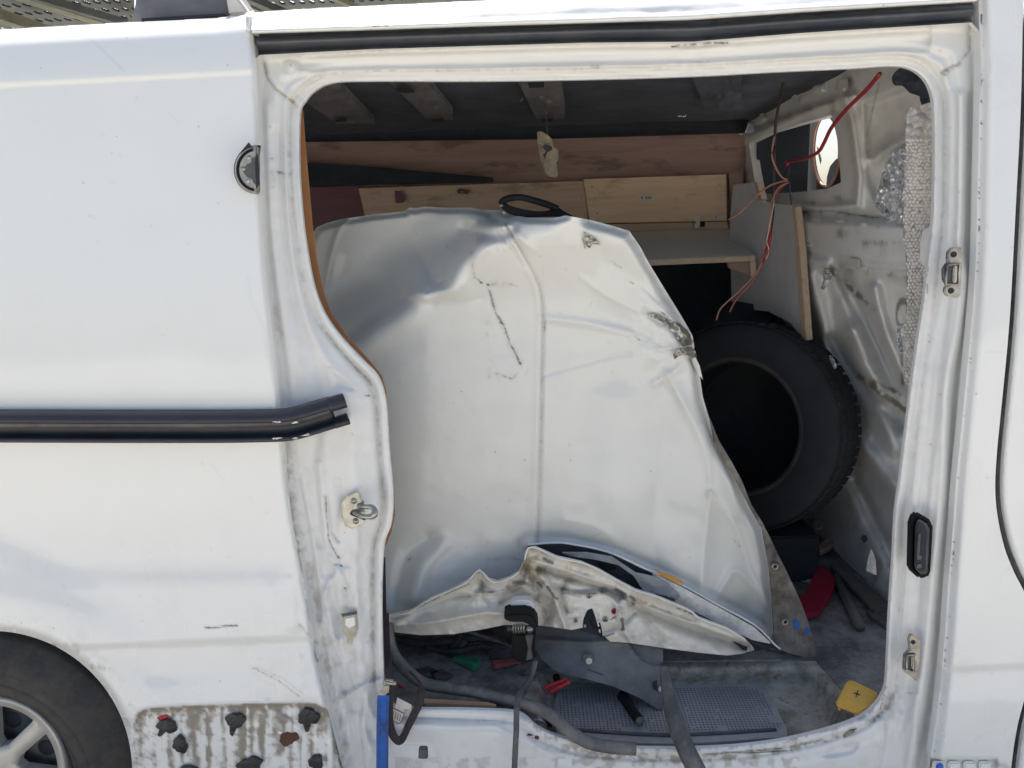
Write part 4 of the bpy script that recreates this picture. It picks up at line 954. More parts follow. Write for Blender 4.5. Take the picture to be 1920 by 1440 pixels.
def skin_disp(X, Y):
    y = .14*np.clip((800-X)/240, 0, 1)**2+.05*sst(980, 1240, X)*sst(700, 400, Y)
    lt = dpoly(X, Y, FL); rgt = sst(-40, 60, -lt[0]*lt[1])
    y = y-.13*sst(660, 380, Y)*np.clip((660-Y)/200, 0, 1)**.5*rgt+.03*(1-rgt)*sst(640, 420, Y)
    y = y+fold(X, Y, FL, 110, .135)-.016*ridge(X, Y, FL+np.array([14, 14]), 22)+.010*ridge(X, Y, FL-np.array([14, 12]), 14)
    y = y+.020*blob(X, Y, 850, 440, 60, 26, -.5)+.045*blob(X, Y, 735, 515, 95, 60, -.75)-.012*blob(X, Y, 650, 470, 40, 60)
    y = y+.020*ridge(X, Y, sm([(905, 392), (930, 410), (965, 420), (940, 440), (900, 440), (870, 428)], 4), 9)-.012*ridge(X, Y, sm([(880, 410), (920, 424), (960, 418)], 3), 10)
    y = y+.012*ridge(X, Y, [(800, 545), (815, 537), (826, 528)], 4)+.010*blob(X, Y, 830, 560, 30, 14)
    y = y-.014*ridge(X, Y, sm([(765, 548), (800, 555), (850, 540), (862, 500), (900, 462)], 3), 14)
    # light region in the upper middle leans back, region under it comes forward
    y = y-.010*blob(X, Y, 980, 700, 260, 160)+.03*sst(800, 1050, Y)
    y = y+.0065*ridge(X, Y, VL, 3.6)-.003*ridge(X, Y, VL-np.array([8, 0]), 6)
    y = y+.004*ridge(X, Y, [(930, 430), (965, 470), (985, 500)], 6)-.005*ridge(X, Y, [(935, 410), (968, 436), (1000, 470)], 7)
    y = y+fold(X, Y, sm([(1020, 598), (1080, 604), (1160, 622), (1240, 640), (1300, 650)], 4), 60, .012, 300)*sst(1012, 1110, X)
    y = y-.006*ridge(X, Y, [(1018, 596), (1100, 606), (1180, 624)], 8)+fold(X, Y, sm([(1015, 706), (1080, 690), (1150, 668), (1210, 660)], 3), 50, .010, 260)*sst(1012, 1110, X)*sst(1300, 1220, X)
    # creases radiating from the tear
    for pts, w_, h_ in [([(1296, 652), (1230, 664), (1190, 700)], 14, -.004), ([(1160, 760), (1150, 880), (1160, 980)], 44, -.012), ([(1250, 740), (1245, 850), (1250, 960)], 34, .010), ([(1296, 660), (1262, 700), (1225, 720)], 7, -.006),
                        ([(1210, 585), (1250, 610), (1290, 645)], 8, .010), ([(1140, 540), (1200, 575), (1260, 600)], 22, -.007), ([(1130, 590), (1180, 615), (1240, 640)], 16, .004), ([(1130, 480), (1190, 520), (1240, 560)], 20, .005)]:
        y = y+h_*ridge(X, Y, sm(pts, 3), w_)
    y = y+(.004*(fbm(X/16, Y/16, 112)-.5))*np.exp(-(np.hypot(X-1250, Y-620)/70)**2)*3
    # lower right facets
    R1 = sm([(1312, 1140), (1318, 1060), (1328, 960), (1332, 900), (1318, 830), (1290, 770), (1250, 700)], 4)
    y = y-.014*crease(X, Y, R1, 12)+fold(X, Y, R1, 130, .055)*sst(670, 800, Y)
    y = y-.009*ridge(X, Y, sm([(1332, 925), (1362, 960), (1392, 1010), (1412, 1070), (1455, 1155)], 4), 7)+.008*blob(X, Y, 1350, 1020, 24, 60)
    y = y-.009*ridge(X, Y, sm([(1338, 1130), (1362, 1090), (1378, 1070), (1410, 1095), (1452, 1150)], 4), 7)+.010*blob(X, Y, 1395, 1140, 30, 30)
    for pts, w_, h_ in [([(1015, 705), (1060, 692), (1120, 676), (1150, 668), (1185, 664)], 4, .004), ([(1205, 545), (1232, 572), (1262, 600), (1290, 632)], 4, -.006), 
                        ([(808, 541), (850, 548), (880, 520), (898, 480), (930, 455)], 7, -.006), ([(700, 612), (740, 582), (770, 556), (806, 540)], 5, -.006), ([(855, 470), (880, 430), (900, 412)], 6, .008), ([(640, 470), (700, 500), (780, 520)], 30, -.008), ([(1318, 790), (1330, 850), (1334, 900)], 5, -.005),
                        ([(760, 560), (840, 575), (900, 560)], 9, .005), ([(1150, 1010), (1110, 985), (1060, 975)], 14, -.006), ([(1240, 880), (1225, 980), (1232, 1060)], 22, .008), ([(1090, 520), (1140, 556), (1210, 590)], 6, -.005)]:
        y = y+.8*h_*crease(X, Y, sm(pts, 3), w_)
    er = dpoly(X, Y, np.array(SKR, float))[0]; y = y+.045*sst(24, 0, er)**1.5+.012*np.exp(-(er/12))*(fbm(X/12, Y/12, 113)-.5)*(Y < 860)
    et = dpoly(X, Y, np.array(SKT, float))[0]; y = y+.03*sst(14, 0, et)+.010*np.exp(-et/14)*(fbm(X/14, Y/14, 114)-.5)
    y = y-.009*ridge(X, Y, BE, 6)+.010*fold(X, Y, BE, 14, 1, 200)*.6
    # bottom: dent and turned hem
    y = y+.016*ridge(X, Y, sm([(800, 1010), (768, 1040), (752, 1090), (745, 1130)], 4), 20)-.010*ridge(X, Y, sm([(830, 1020), (795, 1060), (775, 1120)], 3), 16)
    y = y-.018*sst(60, 0, np.abs(Y-1150))*(X < 960)-.030*sst(1000, 1120, Y)*sst(980, 820, X)
    eh = dpoly(X, Y, np.array(HEM, float))[0]; y = y-.010*np.exp(-(eh/5)**2)+.006*np.exp(-((eh-12)/7)**2)
    y = y+.010*(fbm(X/150, Y/150, 111, 3)-.5)+.0035*(fbm(X/48, Y/48, 115, 3)-.5)
    return y
def skin_dirt_and_line(X, Y):
    a = .55*ridge(X, Y, VL, 2.8)+.10*sst(.5, .75, fbm(X/40, Y/40, 121))  # unbroken grey line in the vertical groove, plus patchy dirt
    a = a+.42*stroke(X, Y, sm([(915, 535), (924, 570), (936, 600), (950, 632), (966, 664), (976, 684)], 3), 7, 401, .42)+.34*stroke(X, Y, [(884, 475), (890, 520), (912, 534), (950, 532)], 7, 402, .45)+.3*stroke(X, Y, [(916, 600), (922, 640)], 9, 403, .45)+.3*stroke(X, Y, [(920, 680), (925, 706), (965, 708)], 9, 404, .45)+.22*stroke(X, Y, [(1180, 620), (1250, 640), (1290, 650)], 16, 405, .48)+.2*stroke(X, Y, [(900, 400), (950, 420), (990, 470)], 12, 406, .45)
    a = a+.35*ridge(X, Y, [(930, 432), (962, 472), (982, 498)], 2)+.3*ridge(X, Y, [(920, 430), (935, 470)], 1.6)
    a = a+.5*np.exp(-(dpoly(X, Y, np.array(HEM, float))[0]/4)**2)*sst(.4, .6, fbm(X/8, Y/8, 122))
    a = a+.7*np.exp(-(dpoly(X, Y, np.array(SKR, float))[0]/3)**2)*sst(.4, .6, fbm(X/6, Y/6, 123))*(Y > 770)
    a = a+.3*blob(X, Y, 755, 1090, 16, 40)+.35*stroke(X, Y, [(920, 1050), (980, 1048)], 6, 124, .45)
    return np.clip(a, 0, 1)
def skin_scuff(X, Y):
    a = np.zeros(X.shape)
    J = [([(915, 535), (922, 560), (928, 585), (945, 610), (955, 640), (970, 670), (975, 682)], 3.2, .75, .30), ([(882, 478), (886, 500), (890, 520), (905, 531)], 2.6, .6, .35), ([(885, 475), (905, 470)], 4, .4, .5),
         ([(900, 530), (930, 537)], 2, .5, .4), ([(945, 530), (972, 537)], 2.4, .6, .4), ([(913, 605), (914, 640)], 3.6, .5, .45), ([(925, 610), (926, 630)], 3, .4, .5), ([(916, 676), (918, 708)], 3.5, .45, .45), ([(930, 700), (960, 711), (970, 700)], 3.2, .6, .4),
         ([(985, 704), (990, 692)], 2, .5, .2), ([(976, 682), (982, 675)], 2, .5, .2), ([(818, 575), (826, 560)], 1.4, .5, .0), ([(895, 440), (898, 470)], 2.6, .4, .5), ([(940, 425), (965, 465), (978, 490)], 1.8, .4, .3),
         ([(1092, 446), (1097, 465)], 2.6, .7, .2), ([(1145, 490), (1165, 502)], 2.5, .6, .4), ([(1172, 522), (1188, 532)], 3, .6, .4), ([(1022, 600), (1021, 622)], 3, .6, .3), ([(1115, 610), (1130, 620)], 4, .35, .5), ([(1190, 630), (1205, 642)], 3, .6, .4),
         ([(1110, 566), (1106, 575)], 1.5, .6, .1), ([(1095, 1060), (1115, 1045)], 1.8, .6, .2), ([(1100, 1010), (1125, 1000)], 1.8, .5, .2), ([(1375, 1010), (1385, 1025)], 2, .5, .2), ([(1385, 1015), (1395, 1050)], 1.8, .5, .3), ([(915, 1050), (950, 1045), (985, 1052)], 3, .5, .4),
         ([(765, 1050), (770, 1046)], 3, .7, .1), ([(735, 1040), (745, 1130)], 5, .15, .5), ([(1018, 500), (1016, 1000)], 1.2, .25, .5), ([(800, 560), (860, 564)], 3, .2, .5), ([(1240, 585), (1290, 620)], 3, .7, .4)]
    for i, (p, w_, k_, b_) in enumerate(J): a = a+k_*stroke(X, Y, p, w_, 130+i, b_)
    r = np.random.RandomState(4)
    for i in range(90):
        x, y0 = 620+r.rand()*720, 420+r.rand()*680; a = a+(.2+.5*r.rand())*blob(X, Y, x, y0, 1.5+2*r.rand()**3)
    return np.clip(a, 0, 1)
relief('outer_skin', skin_poly, DN, M['skin'], door, skin_disp, 2.6, attrs={'dirt_and_tint': skin_dirt_and_line, 'scuff': skin_scuff}, rim=.006)

def DP(k): return PL(DN[0], DN[1]+k)
# torn metal along the edge
relief('tear', [(1212, 588), (1232, 590), (1250, 600), (1275, 606), (1292, 624), (1300, 640), (1298, 646), (1280, 650), (1262, 622), (1240, 603), (1222, 594)], DN, M['zinc'], door, lambda X, Y: skin_disp(X, Y)-.006-.010*fbm(X/5, Y/5, 141), 1.5, rim=.004)['label'] = 'bare torn metal at the door edge'
relief('tear', [(1262, 664), (1270, 656), (1296, 650), (1304, 658), (1308, 676), (1300, 670), (1285, 664), (1272, 668), (1265, 674)], DN, M['steel'], door, lambda X, Y: skin_disp(X, Y)-.010-.008*fbm(X/4, Y/4, 142), 1.5, rim=.004)
relief('tear', [(1296, 674), (1304, 670), (1312, 686), (1318, 712), (1308, 700)], DN, M['skin'], door, lambda X, Y: skin_disp(X, Y)-.020-.01*fbm(X/6, Y/6, 143), 1.5, rim=.004)
relief('tear', [(1095, 434), (1106, 442), (1118, 448), (1128, 460), (1120, 458), (1110, 458), (1106, 466), (1098, 460)], DN, M['steel'], door, lambda X, Y: skin_disp(X, Y)-.006-.006*fbm(X/4, Y/4, 144), 1.5, rim=.003)
slab('tear_hole', [(1099, 446), (1110, 452), (1126, 460), (1112, 459)], DP(-.0), .002, M['black'], door, 0, lift=-.022)
# inner lip strip on the right edge
EI = [(1332, 786), (1348, 826), (1372, 866), (1392, 903), (1409, 946), (1433, 985), (1436, 1000), (1424, 985), (1400, 940), (1380, 902), (1360, 868), (1340, 830)]
slab('edge_return', EI, DP(.035), .012, M['grime'], door, .001)
fl_poly = sm([(1428, 985), (1440, 1000), (1458, 1038), (1480, 1082), (1502, 1130), (1520, 1182), (1533, 1241), (1500, 1230), (1463, 1218), (1452, 1195), (1448, 1120), (1440, 1050)], 2, True)
relief('side_flange', fl_poly, DN, M['grime'], door, lambda X, Y: .030-.048*sst(1130, 1240, Y)+.02*sst(1430, 1540, X)+.010*(fbm(X/14, Y/20, 145)-.5)-.010*np.exp(-((dpoly(X, Y, np.array([(1452, 1010), (1472, 1100), (1490, 1200)], float))[0])/7)**2), 2.2, rim=.008)['label'] = 'dirty bare side flange'
for x, y in ((1453, 1062), (1472, 1166)):
    hz_ = 0 if y < 1100 else -.014
    lathe('flange_hole', [(.003, 0), (.007, 0), (.0085, .002), (.0075, .004), (.005, .003), (.004, 0)], P(x, y, DP(.016+hz_)), (0, -1, .1), M['zinc'], door, 16)
    lathe('flange_hole_core', [(0, .0), (.005, 0), (.005, -.002)], P(x, y, DP(.014+hz_)), (0, -1, .1), M['black'], door, 12)
for x, y, r in ((1494, 1171, 8), (1514, 1184, 6)):
    slab('blue_clip', [(x+r*math.cos(t)*.7, y+r*math.sin(t)) for t in np.linspace(0, 6.28, 9)[:-1]], DP(-.002 if x < 1500 else .0), .006, M['bluec'], door, .001)

# inner bottom frame of the door, folded
IF_TOP = [(725, 1157), (767, 1147), (807, 1123), (853, 1103), (877, 1090), (898, 1069), (917, 1087), (933, 1092), (960, 1082), (973, 1073), (984, 1050), (989, 1030), (1004, 1027), (1044, 1045), (1090, 1055), (1123, 1069), (1160, 1090), (1192, 1107), (1226, 1117), (1278, 1138), (1298, 1148), (1312, 1160), (1364, 1179), (1398, 1200), (1416, 1219)]
IF_BOT = [(1390, 1226), (1364, 1229), (1312, 1224), (1244, 1215), (1175, 1205), (1144, 1203), (1127, 1188), (1112, 1173), (1072, 1181), (1037, 1176), (1006, 1172), (945, 1172), (900, 1181), (850, 1189), (790, 1191), (725, 1184), (690, 1180), (690, 1160)]
if_poly = IF_TOP+IF_BOT
NOTCH = [(1092, 1176), (1094, 1160), (1101, 1144), (1110, 1140), (1115, 1152), (1122, 1178), (1124, 1190), (1116, 1183), (1106, 1174)]
def if_disp(X, Y):
    t = np.interp(X, [p[0] for p in IF_TOP], [p[1] for p in IF_TOP])
    u = Y-t
    y = -.075+.02*sst(1100, 1416, X)
    y = y+.030*sst(0, 22, u)-.020*sst(20, 60, u)                       # rolled upper lip, hollow, bulge
    y = y-.010*np.exp(-(u/5)**2)
    for pts, w_, h_ in [([(900, 1075), (905, 1100), (890, 1112), (840, 1122), (780, 1145), (735, 1160)], 6, .014), ([(870, 1112), (930, 1112), (985, 1095)], 5, -.012), ([(985, 1060), (1000, 1090), (1010, 1120), (1030, 1150), (1020, 1170)], 10, .018),
                        ([(1015, 1080), (1035, 1110), (1050, 1150), (1060, 1178)], 8, -.016), ([(1060, 1090), (1052, 1120), (1062, 1145)], 6, .014), ([(1000, 1050), (1080, 1075), (1150, 1100), (1200, 1130)], 8, -.014), ([(1010, 1066), (1090, 1090), (1130, 1105)], 7, .014),
                        ([(1040, 1100), (1075, 1108), (1110, 1108), (1150, 1108), (1185, 1130)], 6, .016), ([(1185, 1130), (1240, 1160), (1320, 1190), (1400, 1212)], 9, .018), ([(1170, 1125), (1240, 1148), (1320, 1176), (1395, 1204)], 7, -.014),
                        ([(1195, 1130), (1215, 1160), (1235, 1205)], 12, .014), ([(1160, 1150), (1170, 1180), (1185, 1204)], 8, -.012), ([(940, 1130), (960, 1118), (1000, 1120)], 7, .012), ([(1130, 1185), (1160, 1175), (1190, 1150)], 6, .010),
                        ([(740, 1172), (820, 1165), (900, 1150), (940, 1150)], 9, -.012), ([(1120, 1110), (1150, 1125), (1165, 1150)], 6, -.008), ([(958, 1090), (990, 1094)], 4, .012)]:
        y = y+2.1*h_*crease(X, Y, sm(pts, 3), w_*.85)
    flatm = inside(X, Y, [(1060, 1110), (1150, 1112), (1160, 1160), (1120, 1172), (1070, 1160)])
    y = y+.016*(fbm(X/20, Y/16, 151, 3)-.5)*(1-.6*flatm)+.007*(fbm(X/8, Y/7, 152, 2)-.5)*(X > 880)*(X < 1250)
    return y
def if_dirt(X, Y):
    a = .10+.42*sst(.48, .68, fbm(X/34, Y/16, 153))*sst(850, 950, X)*sst(1330, 1150, X)*.6+.14*sst(.4, .7, fbm(X/30, Y/12, 154))+.45*stroke(X, Y, sm([(985, 1060), (1003, 1092), (1012, 1125), (1026, 1165)], 3), 9, 301, .35)+.4*stroke(X, Y, sm([(1010, 1070), (1060, 1085), (1110, 1100), (1190, 1124), (1300, 1165)], 3), 5, 302, .4)+.35*stroke(X, Y, [(880, 1118), (940, 1112), (985, 1098)], 6, 303, .35)
    a = a+.5*ridge(X, Y, [(1010, 1066), (1030, 1100), (1040, 1140)], 12)*sst(.3, .6, fbm(X/9, Y/9, 155))
    a = a+.35*np.exp(-(dpoly(X, Y, np.array(IF_TOP, float))[0]/4)**2)
    for x, y in ((982, 1083), (953, 1101), (1017, 1093)): a = a+1.3*blob(X, Y, x, y, 3.5)
    return np.clip(a, 0, .9)
def if_scuff(X, Y):
    a = np.zeros(X.shape)
    for i, (p, w_) in enumerate([([(1020, 1048), (1035, 1055)], 5), ([(1026, 1100), (1040, 1120), (1045, 1122)], 4), ([(1008, 1092), (1016, 1100)], 4), ([(1050, 1112), (1120, 1112)], 1.6), ([(1140, 1165), (1165, 1150)], 2.4), ([(1155, 1105), (1190, 1124)], 5), ([(1165, 1160), (1170, 1180)], 3), ([(905, 1110), (925, 1110)], 2), ([(780, 1140), (850, 1108), (880, 1095)], 1.8), ([(1130, 1195), (1150, 1188)], 3), ([(1268, 1140), (1300, 1152)], 2)]):
        a = a+.9*stroke(X, Y, p, w_, 160+i, .33)
    for x, y in ((1168, 1162), (1166, 1180), (1128, 1110)): a = a+blob(X, Y, x, y, 3.5)
    return np.clip(a, 0, 1)
relief('inner_bottom_frame', if_poly, DN, M['doorframe'], door, if_disp, 2.2, holes=[NOTCH], attrs={'dirt_and_tint': if_dirt, 'scuff': if_scuff}, rim=.012)
# cavity between skin and frame; its shade is a black sheet and strip
GAP = [(985, 1045), (990, 1024), (1065, 1022), (1140, 1038), (1209, 1069), (1278, 1100), (1347, 1138), (1415, 1176), (1452, 1212), (1400, 1225), (1364, 1195), (1278, 1155), (1192, 1125), (1100, 1075)]
slab('cavity_dark_sheet', GAP, DP(-.012), .004, M['black'], door, 0)
relief('cavity_wall', [(1222, 1074), (1278, 1101), (1347, 1139), (1415, 1177), (1448, 1208), (1410, 1200), (1350, 1172), (1300, 1150), (1262, 1128), (1240, 1102)], DN, M['paint_in'], door, lambda X, Y: -.020-.01*fbm(X/20, Y/12, 171), 2.5, attrs={'dirt_and_tint': lambda X, Y: .4+0*X}, rim=.004)
sheet = [(1052, 1036), (1100, 1036), (1147, 1044), (1192, 1074), (1230, 1082), (1256, 1098), (1276, 1118), (1264, 1129), (1230, 1115), (1205, 1106), (1188, 1080), (1160, 1060), (1120, 1050), (1070, 1043)]
relief('sound_foam', sheet, DN, M['foam'], door, lambda X, Y: -.032-.012*fbm(X/20, Y/10, 172), 2.2, rim=.004)
tube('cavity_roller', [P(1228, 1118, DP(-.04)), P(1262, 1128, DP(-.04))], .008, M['rubber'], door)
slab('regulator_box', [(1120, 1056), (1150, 1052), (1156, 1068), (1134, 1070)], DP(-.02), .006, M['plastic'], door, .001)
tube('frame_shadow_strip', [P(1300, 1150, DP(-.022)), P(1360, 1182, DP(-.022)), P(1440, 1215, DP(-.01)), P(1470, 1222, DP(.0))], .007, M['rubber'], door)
hm = pxpath([(p[0], p[1]) for p in HEM], DP(-.012), 4)
tube('skin_hem', hm, .0028, M['frame'], door, 8, (0, 1, 0))
tube('frame_lip', pxpath(IF_TOP[10:-1], DP(-.088), 3), .0019, M['frame'], door, 8, (0, 1, 0))
tube('frame_lip', pxpath(IF_TOP[:10], DP(-.088), 3), .0014, M['frame'], door, 8, (0, 1, 0))
# yellow clip showing above the hem
slab('yellow_clip', [(1227, 1068), (1245, 1076), (1262, 1081), (1280, 1092), (1283, 1098), (1262, 1090), (1240, 1080)], DP(-.022), .006, M['orange'], door, .001)
# screws and button on the flat plate
IFD = lambda x, y: DP(float(if_disp(np.array([float(x)]), np.array([float(y)]))[0])-.001)
for x, y in ((1104, 1117), (1135, 1161), (1079, 1164)):
    bolt('frame_screw', x, y, IFD(x, y), .0075 if x > 1090 else .005, M['zinc'], door, .004); slab('screw_slot', [(x-1, y-3), (x+2, y-3), (x+2, y+3), (x-1, y+3)], IFD(x, y), .001, M['greydark'], door, 0, lift=-.0055)
bolt('red_plug', 1152.5, 1146.5, IFD(1152, 1146), .0078, M['redp'], door, .003); slab('plug_slot', [(1147, 1145), (1157, 1146), (1157, 1149), (1147, 1148)], IFD(1152, 1146), .001, M['black'], door, 0, lift=-.0045)
slab('notch_backing', [(1088, 1182), (1092, 1140), (1115, 1134), (1128, 1194)], DP(-.05), .004, M['black'], door, 0)
tube('loose_wire', pxpath([(1105, 1160), (1112, 1172), (1120, 1178), (1126, 1176)], DP(-.09), 4), .0035, M['plastic'], door); tube('loose_wire', pxpath([(1124, 1168), (1127, 1180), (1128, 1193)], DP(-.092), 4), .002, M['plastic'], door)
# lower roller arm
arm = [(943, 1158), (950, 1151), (985, 1150), (1000, 1154), (1010, 1172), (1008, 1180), (1002, 1181), (985, 1168), (952, 1167)]
slab('roller_arm', arm, DP(-.150), .05, M['plastic'], door, .005)
slab('arm_mount', sm([(953, 1150), (955, 1136), (965, 1128), (990, 1127), (1000, 1134), (1003, 1152)], 3, True), DP(-.110), .03, M['frame'], door, .004)
slab('arm_mount_slot', [(964, 1148), (967, 1139), (994, 1138), (997, 1148)], DP(-.113), .003, M['whitep'], door, .001)
slab('arm_body', [(959, 1186), (985, 1190), (998, 1184), (1005, 1190), (1002, 1222), (1003, 1236), (990, 1244), (966, 1242), (960, 1225)], DP(-.135), .04, M['plastic'], door, .004)
slab('arm_pawl', [(984, 1192), (1000, 1190), (996, 1216), (1000, 1236), (986, 1240), (990, 1216)], DP(-.142), .008, M['greydark'], door, .002)
for i in range(5):
    x = 963+i*5; ring_ = [P(x+math.cos(t)*1.2, 1179+8*math.sin(t), DP(-.148+.006*math.cos(t))) for t in np.linspace(0, 6.283, 14)]
    tube('spring_coil', ring_, .0016, M['steel'], door, 6, (1, 0, 0))
tube('spring_pin', [P(950, 1179, DP(-.14)), P(998, 1181, DP(-.14))], .005, M['greydark'], door); lathe('pivot', [(0, .004), (.007, .003), (.009, -.004)], P(993, 1181, DP(-.148)), (0, -1, 0), M['steel'], door, 16)
# black pull handle along the top edge
hk = pxpath([(940, 380), (950, 373), (975, 370), (1005, 377), (1030, 385), (1046, 392)], DP(-.04), 5)
tube('pull_handle', hk, .0072, M['plastic'], door, 10, (0, 1, 0))
slab('handle_base', sm([(934, 376), (945, 372), (952, 384), (985, 393), (1010, 396), (1030, 394), (1042, 386), (1058, 396), (1088, 412), (1086, 416), (1060, 408), (1035, 406), (985, 407), (955, 401), (940, 390)], 2, True), DP(-.03), .022, M['plastic'], door, .003)
bolt('handle_screw', 940, 385, DP(-.031), .004, M['steel'], door, .002)
tube('skin_fold', pxpath([(945, 396), (950, 408), (975, 414), (1010, 414), (1040, 411), (1058, 406)], DP(.03), 4), .004, M['skin'], door, 8, (0, 1, 0))

# ---- grey plastic trim hanging from the door
TR = [(1000, 1172), (1060, 1176), (1112, 1174), (1127, 1190), (1144, 1204), (1175, 1207), (1243, 1216), (1244, 1260), (1242, 1333), (1236, 1332), (1204, 1311), (1150, 1287), (1095, 1272), (1058, 1264), (1038, 1256), (1012, 1232), (996, 1200)]
def tr_disp(X, Y):
    return -.035-.12*((Y-1180)/150)+.025*((X-1120)/120)**2-.008*ridge(X, Y, [(1010, 1200), (1100, 1206), (1180, 1200)], 6)+.010*inside(X, Y, sm([(1180, 1205), (1200, 1235), (1242, 1250), (1243, 1216)], 3))-.004*ridge(X, Y, sm([(1180, 1206), (1196, 1230), (1243, 1250)], 3), 4)
relief('grey_trim', TR, DN, M['grey'], door, tr_disp, 3, rim=.010)
def trd(x, y): return DP(float(tr_disp(np.array([float(x)]), np.array([float(y)]))[0])-.001)
slab('clip_seat', [(1092, 1227), (1112, 1226), (1113, 1251), (1094, 1250)], trd(1103, 1238), .002, M['grey'], door, .001, lift=-.002)
lathe('trim_clip', [(0, .004), (.0022, .004), (.0024, .007), (.0075, .006), (.008, .002), (.006, -.002)], P(1104, 1238, trd(1104, 1238)), (0, -1, 0), M['whitep'], door, 18)
lathe('trim_clip', [(0, .010), (.0065, .009), (.007, .004), (.003, .002), (.003, -.01)], P(1238, 1290, trd(1238, 1290)), (.1, -1, 0), M['whitep'], door, 18)
slab('clip_socket', [(1224, 1280), (1232, 1276), (1233, 1300), (1226, 1302)], trd(1228, 1290), .003, M['black'], door, 0, lift=-.002)
slab('trim_crease', [(1100, 1254), (1150, 1271), (1150, 1273), (1100, 1256)], trd(1125, 1262), .001, M['greydark'], door, 0, lift=-.002)

# ================================================================== rubber seals, straps, cables
def topm(name, o, label, cat, group=None): return tag(o, label, cat, group)
WSEAL = [(-.012, -.006), (-.008, .004), (-.003, .009), (.003, .009), (.009, .004), (.012, -.004), (.006, -.007), (.004, -.002), (-.004, -.002), (-.006, -.008)]
def seal(pts, label, sc=1., mat='dusty', prof=WSEAL, taper=None, cat='rubber seal', group='loose rubber door seals'):
    p = pxpath(pts, None, 6); o = sweep('rubber_seal', p, np.array(prof)*sc, M[mat], None, (0, -.5, 1), scale=taper); return tag(o, label, cat, group)
seal([(724, 1170, .21), (733, 1215, .19), (752, 1244, .17), (778, 1268, .15), (803, 1282, .145), (840, 1288, .14), (888, 1295, .13), (930, 1306, .12), (975, 1316, .10), (1018, 1330, .08), (1045, 1348, .06), (1078, 1376, .045), (1110, 1392, .03), (1150, 1399, .03), (1192, 1402, .03)],
     'long dusty rubber seal draped from the left pillar over the sill', 1.25)
seal([(768, 1226, .42), (800, 1232, .40), (835, 1224, .38), (858, 1204, .38), (862, 1190, .40)], 'dark curled seal on the floor behind the white bent door edge', 1.2, 'rubber')
seal([(778, 1240, .40), (820, 1242, .38), (852, 1228, .36), (872, 1200, .38)], 'lower of two curled seals beside the green wedge', 1.0, 'rubber')
seal([(1246, 1250, .16), (1252, 1290, .12), (1262, 1330, .06), (1275, 1370, .02), (1292, 1410, -.01), (1312, 1450, -.03), (1330, 1500, -.05)], 'dusty rubber strip hanging over the sill across the step mat', 1.5,
     taper=np.interp(np.linspace(0, 1, 37), [0, .15, .4, 1], [.55, .8, 1.15, 1.25]))
seal([(860, 1178, .30), (905, 1192, .30), (945, 1206, .30), (975, 1222, .28)], 'thin dark strip running behind the black roller arm', .5, 'rubber', cat='rubber strip')
c = tag(sweep('cable', pxpath([(1004, 1240, .19), (996, 1268, .16), (984, 1286, .13), (974, 1302, .08), (969, 1330, .03), (968, 1370, .01), (966, 1410, -.005), (963, 1480, -.02)], None, 6), circ(.0062, 10), M['dusty'], None, (0, -1, 0)), 'dusty grey hose hanging straight down over the sill', 'hose')

# blue lashing strap with its buckle
strap = thing('lashing_strap', 'blue webbing strap with a steel buckle hanging beside the left pillar', 'strap', P(718, 1400, -.0))
def band(name, pts, w_, mat, parent, th=.003, tw=None):
    p = pxpath(pts, None, 6); n_ = len(p)
    return sweep(name, p, [(-w_/2, -th/2), (w_/2, -th/2), (w_/2, th/2), (-w_/2, th/2)], M[mat], parent, (0, -1, 0), smooth=False, twist=None if tw is None else np.interp(np.linspace(0, 1, n_), tw[0], tw[1]))
band('webbing', [(719, 1304, .03), (718, 1330, .02), (717, 1370, .012), (717, 1410, .005), (716, 1490, -.01)], .0255, 'blue', strap)
for q in (710.5, 725.5): band('stitch_line', [(q, 1312, .023), (q-.6, 1370, .0065), (q-1, 1420, -.001), (q-1.5, 1490, -.0155)], .0012, 'ink', strap, .0008)
tube('cross_stitch', [P(711, 1350, .010), P(726, 1380, .005)], .0008, M['ink'], strap, 5); tube('cross_stitch', [P(726, 1350, .010), P(711, 1380, .005)], .0008, M['ink'], strap, 5)
slab('buckle', [(720, 1276), (739, 1279), (744, 1287), (728, 1285), (716, 1282)], .030, .012, M['zinc'], strap, .003)
slab('buckle_plate', [(718, 1284), (730, 1283), (728, 1303), (711, 1303)], .028, .008, M['steel'], strap, .003)
bs = thing('webbing_loop', 'dark brown webbing loop hanging over the sill beside the blue strap', 'strap', P(745, 1380, .04))
band('webbing', [(722, 1150, .17), (724, 1200, .13), (727, 1240, .09), (730, 1275, .06), (732, 1292, .045), (730, 1320, .035), (730, 1350, .03), (736, 1376, .03), (747, 1389, .03), (756, 1382, .033), (765, 1362, .036), (776, 1340, .045), (786, 1318, .055), (789, 1295, .07), (783, 1276, .10), (772, 1262, .15)], .017, 'strap', bs,
     tw=([0, .3, .5, .62, .8, 1], [.1, .1, .2, .8, .3, .2]))
tag(slab('care_label', [(745, 1308), (772, 1322), (770, 1330), (758, 1330), (755, 1345), (748, 1352), (736, 1350)], .052, .001, M['paper'], bs, 0), 'white printed fabric label')
slab('label_border', [(736, 1327), (759, 1338), (750, 1358), (733, 1350)], .050, .001, M['salmon'], bs, 0)
slab('label_patch', [(737, 1329), (757, 1339), (749, 1356), (734, 1349)], .0488, .0006, M['paper'], bs, 0)
for i in range(4): slab('print_line', [(738+i*4.4, 1333+i*2.2), (739+i*4.4, 1333.5+i*2.2), (736.5+i*4.2, 1346+i*2), (735.5+i*4.2, 1345.5+i*2)], .0480, .0004, M['ink'], bs, 0)
